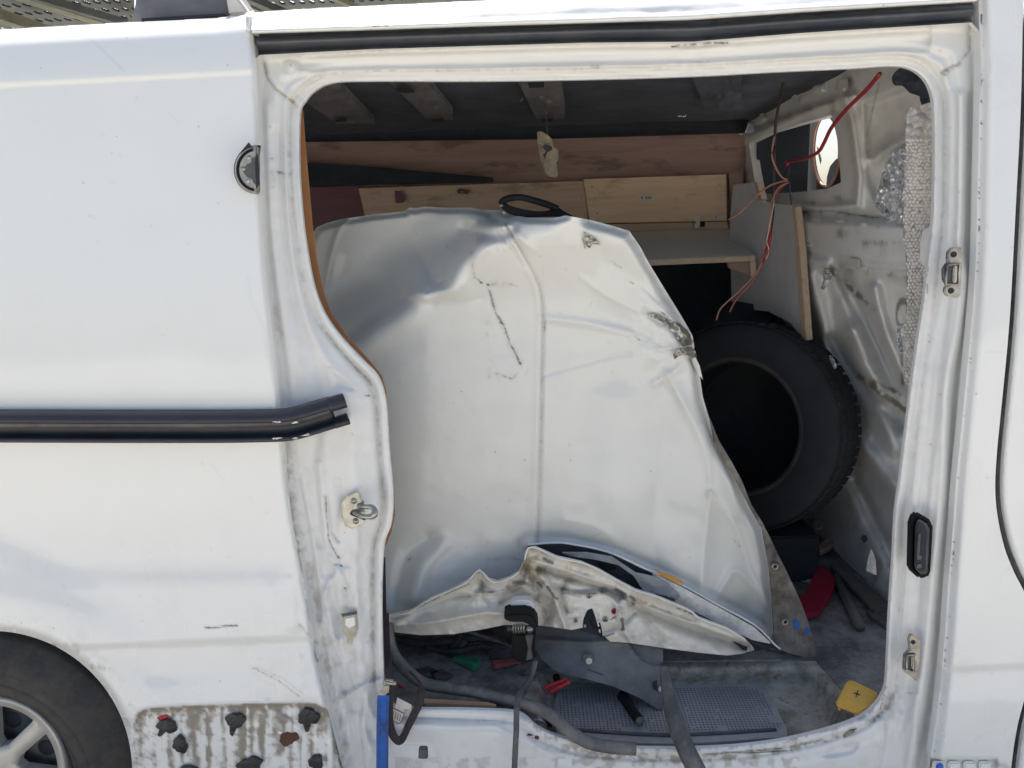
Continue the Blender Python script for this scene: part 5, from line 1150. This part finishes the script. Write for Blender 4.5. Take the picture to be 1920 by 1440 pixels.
tag(band('dark_strap', [(719, 1045, .20), (720, 1090, .19), (721, 1140, .17), (723, 1180, .15)], .008, 'strap', None), 'dark strap pinched behind the left pillar above the webbing loop', 'strap')

# wedges, clamp, cap and litter
def wedge(name, a, b, wd, h, mat, label, cat, ridg=True):
    """plastic wedge lying on the floor between picture points a (thin end) and b (thick end)"""
    A = P(a[0], a[1], PZ(ZF+.006)); B = P(b[0], b[1], PZ(ZF+.006)); t = (B-A)/np.linalg.norm(B-A); s = np.array([-t[1], t[0], 0])
    o = thing(name, label, cat, A)
    V = [A-s*wd, A+s*wd, B-s*wd, B+s*wd]; V = V+[v+np.array([0, 0, .003 if i < 2 else h]) for i, v in enumerate(V)]
    link('wedge_body', V, [[0, 2, 3, 1], [4, 5, 7, 6], [0, 1, 5, 4], [2, 6, 7, 3], [0, 4, 6, 2], [1, 3, 7, 5]], M[mat], o, False)
    if ridg:
        for q in (-.8, .0, .8):
            V = []
            for p0, hh in ((A+(B-A)*.08, .004), (B-t*.004, h+.0015)):
                for e in (-.12, .12): V.append(p0+s*wd*(q+e)+np.array([0, 0, hh+.0022]))
            V2 = [v-np.array([0, 0, .004]) for v in V]
            link('wedge_rib', V+V2, [[0, 1, 3, 2], [0, 2, 6, 4], [1, 5, 7, 3], [2, 3, 7, 6], [0, 4, 5, 1]], M[mat], o, False)
    return o
wedge('plastic_wedge', (851, 1233), (895, 1254), .013, .018, 'green', 'ribbed green plastic wedge on the dusty floor', 'wedge')
wedge('plastic_wedge', (972, 1240), (925, 1251), .010, .014, 'salmon', 'faded red plastic wedge touching the black roller arm', 'wedge', False)
tag(slab('rubber_block', [(917, 1222), (955, 1212), (962, 1216), (962, 1238), (928, 1242), (917, 1238)], .33, .03, M['greydark'], None, .004), 'dark grey rubber block behind the faded red wedge', 'rubber block')
cl = thing('spring_clamp', 'bright red plastic clamp with two arms lying beside the step mat', 'clamp', P(1040, 1290, PZ(ZF)))
tube('clamp_arm', pxpath([(1018, 1292), (1035, 1284), (1064, 1274)], PY(.20), 4), .0048, M['redp'], cl); tube('clamp_arm', pxpath([(1030, 1299), (1045, 1290), (1068, 1278)], PY(.19), 4), .0048, M['redp'], cl)
tube('clamp_bridge', [P(1032, 1286, .2), P(1042, 1294, .19)], .003, M['redp'], cl)
tag(slab('black_connector', [(1036, 1272), (1048, 1270), (1052, 1282), (1040, 1284)], .25, .02, M['plastic'], None, .003), 'small black block just above the red clamp', 'block')
hnd = thing('hand_tool', 'black hand tool grip lying on the step mat under the grey trim', 'handle', P(1180, 1330, PZ(ZS)))
tube('grip', pxpath([(1168, 1304), (1182, 1328), (1200, 1352)], PZ(ZS+.03), 4), .013, M['plastic'], hnd, 14, scale=np.interp(np.linspace(0, 1, 9), [0, .5, .85, 1], [1.1, .9, .95, .8]))
lathe('grip_end', [(0, .004), (.009, .003), (.011, -.002)], P(1200, 1353, PZ(ZS+.03)), tuple((P(1200, 1352, PZ(ZS+.03))-P(1182, 1328, PZ(ZS+.03)))), M['greydark'], hnd, 14)
cap_ = thing('battery_cap', 'yellow square plastic cap marked with a plus sign', 'plastic cap', P(1607, 1338, PZ(ZF)))
cp = [(1592, 1275), (1598, 1274), (1643, 1295), (1648, 1301), (1634, 1326), (1612, 1337), (1606, 1338), (1570, 1324), (1566, 1318), (1586, 1280)]
CPL = PL((0, -.55, 1), ZF+.02-.55*P(1607, 1338, PZ(ZF+.02))[1])
slab('cap_plate', cp, CPL, .006, M['yellow'], cap_, .003, thdir=(0, .5, -1))
for q in ((1604, 1339), (1574, 1328)): slab('cap_tab', [(q[0]-3, q[1]-6), (q[0]+3, q[1]-4), (q[0]+2, q[1]+3), (q[0]-2, q[1]+2)], CPL, .004, M['yellow'], cap_, .001, thdir=(0, .5, -1), lift=-.004)
for q in ([(1601, 1298), (1613, 1302), (1612.4, 1304), (1600.4, 1300)], [(1608, 1294), (1610, 1294.5), (1606, 1307), (1604, 1306.5)]): slab('plus_mark', q, CPL, .001, M['black'], cap_, 0, thdir=(0, .5, -1), lift=.0006)
tag(slab('yellow_scrap', [(745, 1283), (752, 1286), (758, 1292), (748, 1292)], .14, .004, M['redp'], None, .001), 'small red scrap behind the webbing loop', 'scrap')
bpy.data.objects['yellow_scrap'].name = 'red_scrap'
bag = [(1003, 1350), (1010, 1338), (1018, 1352), (1026, 1360), (1022, 1372), (1014, 1378), (1006, 1366)]
tag(relief('plastic_scrap', bag, PY(.13), M['whitep'], None, lambda X, Y: .02*fbm(X/5, Y/5, 181), 1.6, rim=.002), 'crumpled pale scrap tucked under the long dusty seal', 'scrap')
tag(tube('rusty_bolt', [P(1006, 1384, .055), P(1013, 1368, .075)], .005, M['rust']), 'rusty bolt lying at the sill edge under the long seal', 'bolt')
for i, (x, y, l) in enumerate(((800, 1262, 'flat dark scrap of plastic near the green wedge'), (826, 1268, 'second flat dark scrap, right of the first'))):
    tag(slab('plastic_offcut', [(x-22, y-8), (x+4, y-14), (x+24, y-4), (x+6, y+4), (x-8, y+3)], PZ(ZF+.012), .006, M['greydark'], None, .001, thdir=(0, 0, -1)), l, 'scrap')

# right-hand floor: strips, pipe, planks
ZPf = PZ(ZF+.012)
def fl(name, poly, mat, label, cat, th=.012, z=None): return tag(slab(name, poly, z or ZPf, th, M[mat], None, .002, thdir=(0, 0, -1)), label, cat)
fl('pale_strip', [(1430, 1048), (1466, 1056), (1529, 1074), (1525, 1088), (1500, 1084), (1440, 1066)], 'mint', 'pale blue green strip behind the red curved plastic', 'strip')
fl('curved_plastic', [(1533, 1061), (1546, 1062), (1567, 1080), (1563, 1103), (1548, 1128), (1537, 1144), (1503, 1152), (1486, 1135), (1488, 1114), (1507, 1117), (1520, 1093), (1527, 1067)], 'crimson', 'deep red curved plastic piece beside the crumpled door', 'plastic part', .02, PZ(ZF+.03))
fl('orange_block', [(1535, 1022), (1562, 997), (1577, 1003), (1553, 1026), (1537, 1032)], 'ply', 'orange brown wooden block in the shadow under the tyre', 'wooden block', .02, PZ(ZF+.03))
fl('loose_plank', [(1557, 1060), (1577, 1056), (1668, 1130), (1668, 1152), (1640, 1143)], 'plank_dark', 'longer grey plank slanting towards the right pillar', 'plank', .015, PZ(ZF+.025))
fl('loose_plank', [(1625, 1142), (1636, 1143), (1670, 1160), (1670, 1180), (1632, 1155)], 'plank_dark', 'short grey plank end beside the right pillar', 'plank', .015)
tag(tube('metal_tube', [P(1566, 1082, PZ(ZF+.02)), P(1590, 1130, PZ(ZF+.016)), P(1613, 1176, PZ(ZF+.014))], .014, M['plank_dark'], None, 14), 'short grey tube lying between the red plastic and the planks', 'tube')
tag(relief('rag', [(1633, 1030), (1640, 1050), (1642, 1078), (1632, 1074), (1624, 1070), (1628, 1045)], PX(XB-.03), M['paper'], None, lambda X, Y: .01*fbm(X/5, Y/8, 183), 2, rim=.002), 'pale rag hanging low on the partition', 'rag')
slab('bulkhead_hole', [(1616, 1004), (1622, 1003), (1626, 1012), (1620, 1018), (1614, 1012)], PX(XB-.02), .002, M['black'], van, 0)
tag(lathe('steel_ring', [(.012, 0), (.016, .003), (.018, 0), (.016, -.003), (.012, 0)], P(1533, 985, PZ(ZF+.06)), (-.2, -1, .1), M['steel'], None, 24), 'small steel ring in the shadow right of the tyre', 'ring')

# ================================================================== tyres
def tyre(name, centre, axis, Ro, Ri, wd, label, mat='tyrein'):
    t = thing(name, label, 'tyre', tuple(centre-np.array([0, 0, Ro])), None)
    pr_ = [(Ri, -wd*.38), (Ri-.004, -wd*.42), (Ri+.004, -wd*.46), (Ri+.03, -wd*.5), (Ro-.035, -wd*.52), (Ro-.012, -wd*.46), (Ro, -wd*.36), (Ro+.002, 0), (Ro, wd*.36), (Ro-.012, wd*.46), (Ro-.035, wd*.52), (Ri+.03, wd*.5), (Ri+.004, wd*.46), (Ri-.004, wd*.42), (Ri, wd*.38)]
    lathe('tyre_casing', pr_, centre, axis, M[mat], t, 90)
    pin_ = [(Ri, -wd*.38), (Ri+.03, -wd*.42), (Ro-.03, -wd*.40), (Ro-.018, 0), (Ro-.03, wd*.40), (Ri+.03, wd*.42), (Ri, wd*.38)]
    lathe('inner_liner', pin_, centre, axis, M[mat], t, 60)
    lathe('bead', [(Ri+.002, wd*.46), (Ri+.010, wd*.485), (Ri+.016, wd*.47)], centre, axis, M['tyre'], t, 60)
    ax = Vector(axis).normalized(); a = ax.orthogonal().normalized(); b = ax.cross(a); V = []; Fc = []
    for row in range(4):
        for i in range(64):
            th = 2*math.pi*(i+.5*(row % 2))/64; h0 = wd*(-.36+.24*row); n0 = len(V)
            for dt, dh, dr in ((-.036, 0, 0), (.036, 0, 0), (.036, 1, 0), (-.036, 1, 0), (-.036, 0, 1), (.036, 0, 1), (.036, 1, 1), (-.036, 1, 1)):
                r = Ro+(-.002 if dr == 0 else .0025); q = th+dt; V.append(Vector(centre)+(a*math.cos(q)+b*math.sin(q))*r+ax*(h0-.018+dh*.036*wd/.2))
            Fc += [[n0+4, n0+5, n0+6, n0+7], [n0, n0+1, n0+5, n0+4], [n0+1, n0+2, n0+6, n0+5], [n0+2, n0+3, n0+7, n0+6], [n0+3, n0, n0+4, n0+7]]
    link('tread_block', [v[:] for v in V], Fc, M[mat], t, False)['kind'] = 'stuff'
    return t
tcn = P(1398, 797, .84)
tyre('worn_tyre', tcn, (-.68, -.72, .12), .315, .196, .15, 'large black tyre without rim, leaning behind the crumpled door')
bagp = sm([(1300, 700), (1325, 640), (1338, 606), (1360, 580), (1400, 570), (1440, 576), (1466, 596), (1482, 630), (1500, 680), (1522, 760), (1522, 860), (1490, 960), (1320, 970)], 3, True)  # lower part stretched down behind the tyre so its hole looks dark
tag(relief('black_bag', bagp, PY(1.12), M['tyrein'], None, lambda X, Y: -.10*np.sqrt(np.clip(1-((X-1412)/120)**2-((Y-700)/200)**2, 0, 1))*.5+.012*fbm(X/24, Y/18, 311), 3, rim=.12), 'rounded black bag above the leaning tyre, drawn down to darken its hole', 'bag')
bm = bmesh.new(); bmesh.ops.create_cube(bm, size=1)
for v in bm.verts: v.co = Vector((.50+(v.co[0]+.5)*.36, .74+(v.co[1]+.5)*.34, ZF+.001+(v.co[2]+.5)*.15))
bmesh.ops.bevel(bm, geom=bm.edges[:], offset=.006, segments=2, affect='EDGES')
tag(bmlink('dark_crate', bm, M['black']), 'dark crate under the large leaning tyre', 'crate')
# ================================================================== shelf and boards
FWY = YF
def board(name, poly, y, th, mat, label, cat, grp=None): return tag(slab(name, poly, y, th, M[mat], None, .0015), label, cat, grp)
board('pine_board', [(672, 353), (1099, 339), (1104, 440), (692, 440)], FWY-.02, .016, 'pine2', 'knotted pine board on the far wall behind the black pull handle', 'board', 'boards along the far wall')
pb = thing('pine_board', 'lighter pine board with a small white sticker, above the shelf', 'board', P(1230, 415, FWY-.035), 'boards along the far wall')
slab('plank', [(1094, 336), (1362, 327), (1363, 414), (1200, 417), (1106, 419)], FWY-.035, .014, M['pine'], pb, .0015)
slab('sticker', [(1199, 366), (1223, 366), (1223, 375), (1199, 375)], FWY-.0365, .001, M['paper'], pb, 0)
for i, w_ in enumerate((3, 0, 2.5, 2.5, 2)):
    if w_: slab('sticker_print', [(1202+i*4.2, 369), (1202+i*4.2+w_, 369), (1202+i*4.2+w_, 372.5), (1202+i*4.2, 372.5)], FWY-.0378, .0006, M['greydark'], pb, 0)
board('pine_strip', [(1106, 421), (1363, 416), (1368, 434), (1106, 440)], FWY-.03, .014, 'pine2', 'narrow pine strip between the pine board and the shelf', 'board', 'boards along the far wall')
board('maroon_board', [(500, 352), (673, 349), (694, 445), (500, 445)], FWY-.006, .012, 'maroon', 'dark maroon board at the left end of the far wall', 'board', 'boards along the far wall')
board('dark_batten', [(500, 302), (580, 305), (700, 313), (925, 333), (924, 341), (700, 346), (500, 351)], FWY-.04, .02, 'black', 'tapering black batten lying along the far wall', 'batten')
board('dark_upright', [(1366, 325), (1393, 320), (1402, 440), (1374, 432)], FWY-.02, .015, 'panel_brown', 'dark brown upright at the right end of the far wall', 'board', 'boards along the far wall')
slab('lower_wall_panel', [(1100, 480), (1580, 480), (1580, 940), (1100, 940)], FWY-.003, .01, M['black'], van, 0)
board('board_scrap', [(740, 357), (752, 358), (760, 374), (756, 380), (742, 381)], FWY-.036, .002, 'maroon', 'torn maroon scrap stuck to the pine board', 'scrap')
br = thing('metal_bracket', 'small steel bracket with a light screw on the pine board', 'bracket', P(865, 360, FWY-.03), 'shelf hardware'); slab('bracket_plate', [(856, 356), (862, 353), (880, 358), (878, 364), (858, 363)], FWY-.036, .006, M['greydark'], br, .001); bolt('bracket_screw', 867, 360, FWY-.037, .004, M['zinc'], br, .003)
for nm, pts, lab in (('corner_bracket', [(1334, 404), (1359, 403), (1359, 411), (1334, 412)], 'white steel joining plate at the right end of the pine board'), ('latch', [(1302, 406), (1312, 406), (1313, 427), (1302, 428)], 'small clear latch standing on the shelf back edge')):
    t_ = thing(nm, lab, 'bracket', P(pts[0][0], pts[0][1], FWY-.04), 'shelf hardware'); slab('plate', pts, FWY-.042, .005, M['whitep'], t_, .001)
    bolt('bracket_screw', np.mean([p[0] for p in pts])-4, np.mean([p[1] for p in pts]), FWY-.043, .004, M['steel'], t_, .002)
tag(slab('latch_block', [(1314, 415), (1322, 415), (1322, 425), (1314, 425)], FWY-.045, .01, M['plastic'], None, .001), 'tiny black block right of the clear latch', 'block')
for x, y_ in ((700, 372), (1090, 372), (1120, 400), (1350, 345), (1110, 350)): bolt('board_screw', x, y_, FWY-.037, .003, M['steel'], pb, .001)
for x in (1277,): bolt('wall_screw', x, 245, FWY+.018, .005, M['zinc'], van, .004)
sh = thing('shelf', 'pale laminate shelf with raw chipboard edge in front of the pine boards', 'shelf', P(1300, 480, 1.15))
def box4(name, c, dn, mat, parent, th):
    c = [np.array(v) for v in c]; V = c+[v+np.array(dn)*th for v in c]
    bm = bmesh.new(); vs = [bm.verts.new(v) for v in V]
    for f in ([0, 1, 2, 3], [7, 6, 5, 4], [0, 4, 5, 1], [1, 5, 6, 2], [2, 6, 7, 3], [3, 7, 4, 0]): bm.faces.new([vs[i] for i in f])
    bmesh.ops.recalc_face_normals(bm, faces=bm.faces); bmesh.ops.bevel(bm, geom=bm.edges[:], offset=.0012, segments=1, affect='EDGES'); return bmlink(name, bm, mat, parent)
b0, b1, f1, f0 = P(1060, 437, 1.50), P(1367, 429, 1.50), P(1416, 479, 1.00), P(1060, 494, 1.00)
box4('shelf_board', [b0, b1, f1, f0], (0, 0, -1), M['melamine'], sh, .018)
e1, e0 = P(1416, 479.5, .9985), P(1060, 494.5, .9985)
box4('edge_band', [f0+np.array([0, 0, -.0008]), f1+np.array([0, 0, -.0008]), e1+np.array([0, -.001, -.0008]), e0+np.array([0, -.001, -.0008])], (0, 0, -1), M['ply'], sh, .0155)
sl_ = slab('shelf_bracket', [(1365, 492), (1410, 490), (1412, 520), (1398, 514), (1366, 502)], 1.02, .018, M['panel_brown'], sh, .001); slab('bracket_end', [(1406, 490), (1417, 490), (1418, 521), (1408, 520)], 1.005, .03, M['ply'], sh, .001)
wb = thing('white_panel', 'tall white panel with raw wooden edge leaning between shelf and partition', 'panel', P(1450, 600, 1.25))
def plane3(a, b, c):
    n = np.cross(b-a, c-a); n = n/np.linalg.norm(n); n = n*np.sign(n[1]); return PL(n, float(n@a))
WP = plane3(P(1376, 400, 1.22), P(1500, 400, .80), P(1500, 640, .80)); WPe = PL(WP[0], WP[1]-.010)
slab('panel_board', [(1374, 346), (1416, 342), (1424, 372), (1432, 380), (1484, 385), (1494, 470), (1506, 640), (1482, 606), (1440, 584), (1400, 580), (1372, 590), (1368, 420)], WP, .014, M['whiteboard'], wb, .001)
slab('panel_edge', [(1484, 385), (1491, 388), (1500, 470), (1512, 638), (1502, 640), (1492, 470)], WPe, .02, M['ply'], wb, .001); slab('panel_edge', [(1414, 342), (1419, 342), (1428, 374), (1422, 376)], WPe, .02, M['ply'], wb, .001)
tag(slab('corner_tab', [(1364, 233), (1396, 230), (1398, 250), (1390, 254), (1384, 248), (1366, 247)], FWY-.03, .02, M['whitep'], None, .002), 'grey corner tab where far wall, ceiling and partition meet', 'bracket')

# ================================================================== hanging things and wires
lamp = thing('broken_lamp', 'broken cream plastic lamp housing hanging from the ceiling by its cord', 'lamp', P(1028, 332, .95))
body_ = sm([(1007, 248), (1020, 249), (1034, 260), (1038, 276), (1046, 281), (1047, 300), (1043, 304), (1046, 326), (1041, 332), (1026, 328), (1018, 316), (1011, 284)], 2, True)
relief('housing', body_, PY(.95), M['cream'], lamp, lambda X, Y: -.018*np.clip(1-((X-1027)/22)**2, 0, 1)+.008*fbm(X/6, Y/6, 191)+.006*ridge(X, Y, [(1012, 262), (1034, 268)], 2)-.005*ridge(X, Y, [(1020, 300), (1024, 322)], 3), 1.8, rim=.012)
slab('torn_foil', [(1017, 276), (1022, 270), (1034, 274), (1036, 280), (1026, 286), (1022, 298), (1018, 290), (1024, 284)], .925, .003, M['greydark'], lamp, 0)
tube('cord', pxpath([(1019, 150), (1021, 190), (1024, 215), (1026, 235), (1027, 252)], PY(.94), 5), .0028, M['darkwire'], lamp)
slab('cord_sleeve', [(1017, 150), (1025, 150), (1028, 214), (1022, 214)], .935, .006, M['rubber'], lamp, .001)
tag(tube('string', pxpath([(990, 158), (984, 172), (982, 182), (976, 190)], PY(.9), 5), .0008, M['paper'], None, 5), 'thin white string dangling left of the hanging lamp', 'string')
def foil(poly, y, label, seed, pl=None, amp=.030, st=3.2):
    return tag(relief('foil_scrap', poly, pl or PX(XB), M['foil'], None, lambda X, Y: -.030+amp*1.6*np.abs(fbm(X/14, Y/14, seed, 3)-.5)+amp*.8*np.abs(fbm(X/7, Y/9, seed+5, 2)-.5)+.006*vn(X*3.1, Y*2.7, seed), st, rim=.002, smooth=False), label, 'foil', 'scraps of aluminium foil on the partition')
foil([(1690, 278), (1676, 284), (1664, 298), (1655, 320), (1648, 350), (1640, 376), (1644, 392), (1656, 402), (1662, 420), (1674, 424), (1682, 440), (1696, 436), (1706, 430), (1706, 280)], 0, 'large crumpled sheet of foil beside the bubble wrap', 201)
foil([(1512, 432), (1524, 430), (1532, 440), (1526, 452), (1514, 450)], 0, 'round ball of foil on the ledge by the white panel', 202)
foil([(1590, 448), (1606, 444), (1620, 448), (1622, 462), (1614, 470), (1604, 462), (1592, 460)], 0, 'wide foil scrap in the middle of the ledge', 203)
foil([(1546, 502), (1554, 506), (1560, 518), (1552, 530), (1544, 544), (1538, 542), (1544, 524), (1542, 510)], 0, 'narrow twisted foil strip below the ledge', 204)
foil([(1682, 612), (1694, 606), (1700, 640), (1698, 668), (1688, 664), (1682, 640)], 0, 'upright foil patch low beside the bubble wrap', 205)
foil([(1554, 664), (1562, 672), (1569, 690), (1564, 692), (1556, 676)], 0, 'tiny foil flake at the upper right of the tyre', 206)
for q_ in ([(1413, 182), (1428, 176), (1427, 190), (1413, 195)], [(1448, 160), (1462, 156), (1462, 172), (1449, 176)], [(1486, 182), (1493, 180), (1494, 193), (1487, 195)], [(1571, 150), (1588, 148), (1588, 166), (1572, 166)], [(1424, 214), (1431, 212), (1431, 222), (1425, 224)]):
    slab('white_tag', q_, PX(XB-.022), .002, M['whitep'], van, 0)
tag(relief('foil_scrap', [(1293, 160), (1306, 162), (1303, 176), (1304, 192), (1298, 184), (1294, 172)], PY(1.25), M['foil'], None, lambda X, Y: .02*fbm(X/4, Y/4, 411), 2, rim=.002, smooth=False), 'small foil scrap hanging from the ceiling right of the lamp', 'foil')
tag(relief('foil_scrap', [(1274, 204), (1300, 200), (1304, 208), (1290, 212), (1284, 220), (1270, 218)], PY(1.34), M['foil'], None, lambda X, Y: .02*fbm(X/5, Y/4, 412), 2, rim=.002, smooth=False), 'flat dull foil scrap on the dark band behind the hanging one', 'foil')
slab('white_tag', [(1504, 452), (1521, 454), (1520, 460), (1506, 459)], PX(XB-.035), .002, M['whitep'], van, 0)
slab('white_tag', [(1592, 484), (1610, 486), (1610, 500), (1594, 498)], PX(XB-.035), .002, M['whitep'], van, 0)
wrap_ = sm([(1702, 206), (1722, 200), (1756, 198), (1760, 300), (1758, 420), (1748, 520), (1730, 610), (1716, 690), (1700, 722), (1695, 650), (1702, 560), (1700, 480), (1694, 420), (1697, 330), (1699, 260)], 3, True)
wf = lambda X, Y: .012*((X-1722)/30)**2+.006*fbm(X/22, Y/40, 211)
bw = tag(relief('bubble_wrap', wrap_, PY(.165), M['wrap'], None, wf, 2.2, rim=.004), 'strip of greyish bubble wrap hanging inside the right pillar', 'bubble wrap')
V = []; Fc = []
for j in range(76):
    for i in range(11):
        x = 1692+i*6.8+3.4*(j % 2)+rng.rand()*2.6; y = 262+j*6.4+rng.rand()*2.6
        if not inside(np.array([x]), np.array([y]), wrap_)[0] or rng.rand() < .06: continue
        c = unproj(np.array(x), np.array(y), PY(.165), float(wf(np.array(x), np.array(y)))); b = len(V); rr = .0032+.0016*rng.rand()
        for k_, (q, h) in enumerate(((1, 0), (.75, .0014))):
            for a in range(7): V.append(c+np.array([rr*q*math.cos(a*.8976), -h, rr*q*math.sin(a*.8976)]))
        V.append(c+np.array([0, -.0017, 0]))
        for a in range(7): n_ = (a+1) % 7; Fc += [[b+a, b+n_, b+7+n_, b+7+a], [b+7+a, b+7+n_, b+14]]
o = link('bubble', V, Fc, M['bubble'], bw, True); o['kind'] = 'stuff'
tag(relief('black_cloth', sm([(1674, 150), (1678, 136), (1700, 122), (1738, 130), (1764, 160), (1764, 200), (1730, 196), (1726, 180), (1708, 174), (1694, 160), (1680, 160)], 2, True), PY(.22), M['black'], None, lambda X, Y: .02*fbm(X/12, Y/12, 213), 2.5, rim=.004), 'black cloth flap in the upper right corner of the doorway', 'cloth')
rw = thing('red_cable', 'thick red cable slanting across the square hole in the partition', 'cable', P(1600, 200, PX(XB-.05)))
tube('cable', pxpath([(1650, 138), (1625, 168), (1590, 202), (1560, 238), (1545, 268), (1535, 284), (1515, 296), (1490, 301), (1474, 304)], PX(XB-.06), 5), .0048, M['red'], rw)
tag(tube('dark_cable', pxpath([(1472, 140), (1466, 170), (1456, 220), (1452, 270), (1451, 330), (1449, 400), (1444, 440)], PY(.80), 5), .004, M['darkwire']), 'thin dark cable hanging from the ceiling past the round duct', 'cable')
wb_ = thing('wire_bundle', 'tangle of copper and red wires below the red cable', 'wires', P(1450, 400, 1.0))
tube('joint', pxpath([(1478, 312), (1476, 322), (1473, 334)], PY(.76), 3), .007, M['black'], wb_)
for i, (pts, mt, r_) in enumerate([([(1478, 304), (1474, 318), (1476, 338)], 'red', .0035), ([(1452, 256), (1447, 290), (1455, 315), (1466, 332), (1476, 338), (1460, 342), (1440, 350), (1415, 370), (1388, 398), (1366, 412)], 'copper', .0026),
                                   ([(1478, 340), (1462, 355), (1452, 370), (1446, 400), (1445, 430), (1440, 455), (1434, 475)], 'red', .0030), ([(1480, 342), (1460, 352), (1448, 376), (1443, 410), (1438, 440), (1432, 470), (1428, 490)], 'copper', .0024),
                                   ([(1480, 342), (1482, 362), (1484, 384)], 'darkwire', .0024), ([(1434, 475), (1428, 496), (1418, 516), (1400, 540), (1380, 562), (1368, 585)], 'salmon', .0030), ([(1430, 485), (1418, 512), (1394, 538), (1368, 562), (1350, 580), (1343, 600)], 'copper', .0024),
                                   ([(1445, 440), (1442, 460), (1439, 480), (1430, 492)], 'redp', .0034), ([(1452, 375), (1440, 440), (1437, 452), (1442, 470), (1436, 486)], 'paper', .0015)]):
    tube('wire', pxpath(pts, PY(.76-.005*i), 5), r_, M[mt], wb_, 7)
# more litter in the shadow under the door
tag(tube('hose', pxpath([(742, 1198), (790, 1206), (840, 1202), (900, 1196), (950, 1204)], PZ(ZF+.03), 5), .011, M['rubber']), 'black hose lying deepest under the bent door edge', 'hose')
tag(tube('hose', pxpath([(800, 1214), (850, 1222), (905, 1212), (940, 1222)], PZ(ZF+.02), 5), .008, M['rubber']), 'thin black hose just behind the green wedge', 'hose')
for x, y, a, b, m_, lb in ((770, 1290, 20, 9, 'plastic', 'black lump behind the brown webbing loop'), (752, 1300, 9, 6, 'greydark', 'small grey lump at the left end of the gutter'), (985, 1262, 9, 5, 'dusty', 'small dusty lump beside the hanging hose'), (1032, 1352, 8, 12, 'plastic', 'black scrap standing at the left edge of the step mat')):
    tag(relief('litter', ragged(x, y, a, b, int(x)), PY(.24 if x < 1000 else .12), M[m_], None, lambda X, Y: .02*((X-x)/a)**2+.02*((Y-y)/b)**2+.01*fbm(X/4, Y/4, int(x)), 1.8, rim=.006), lb, 'scrap')
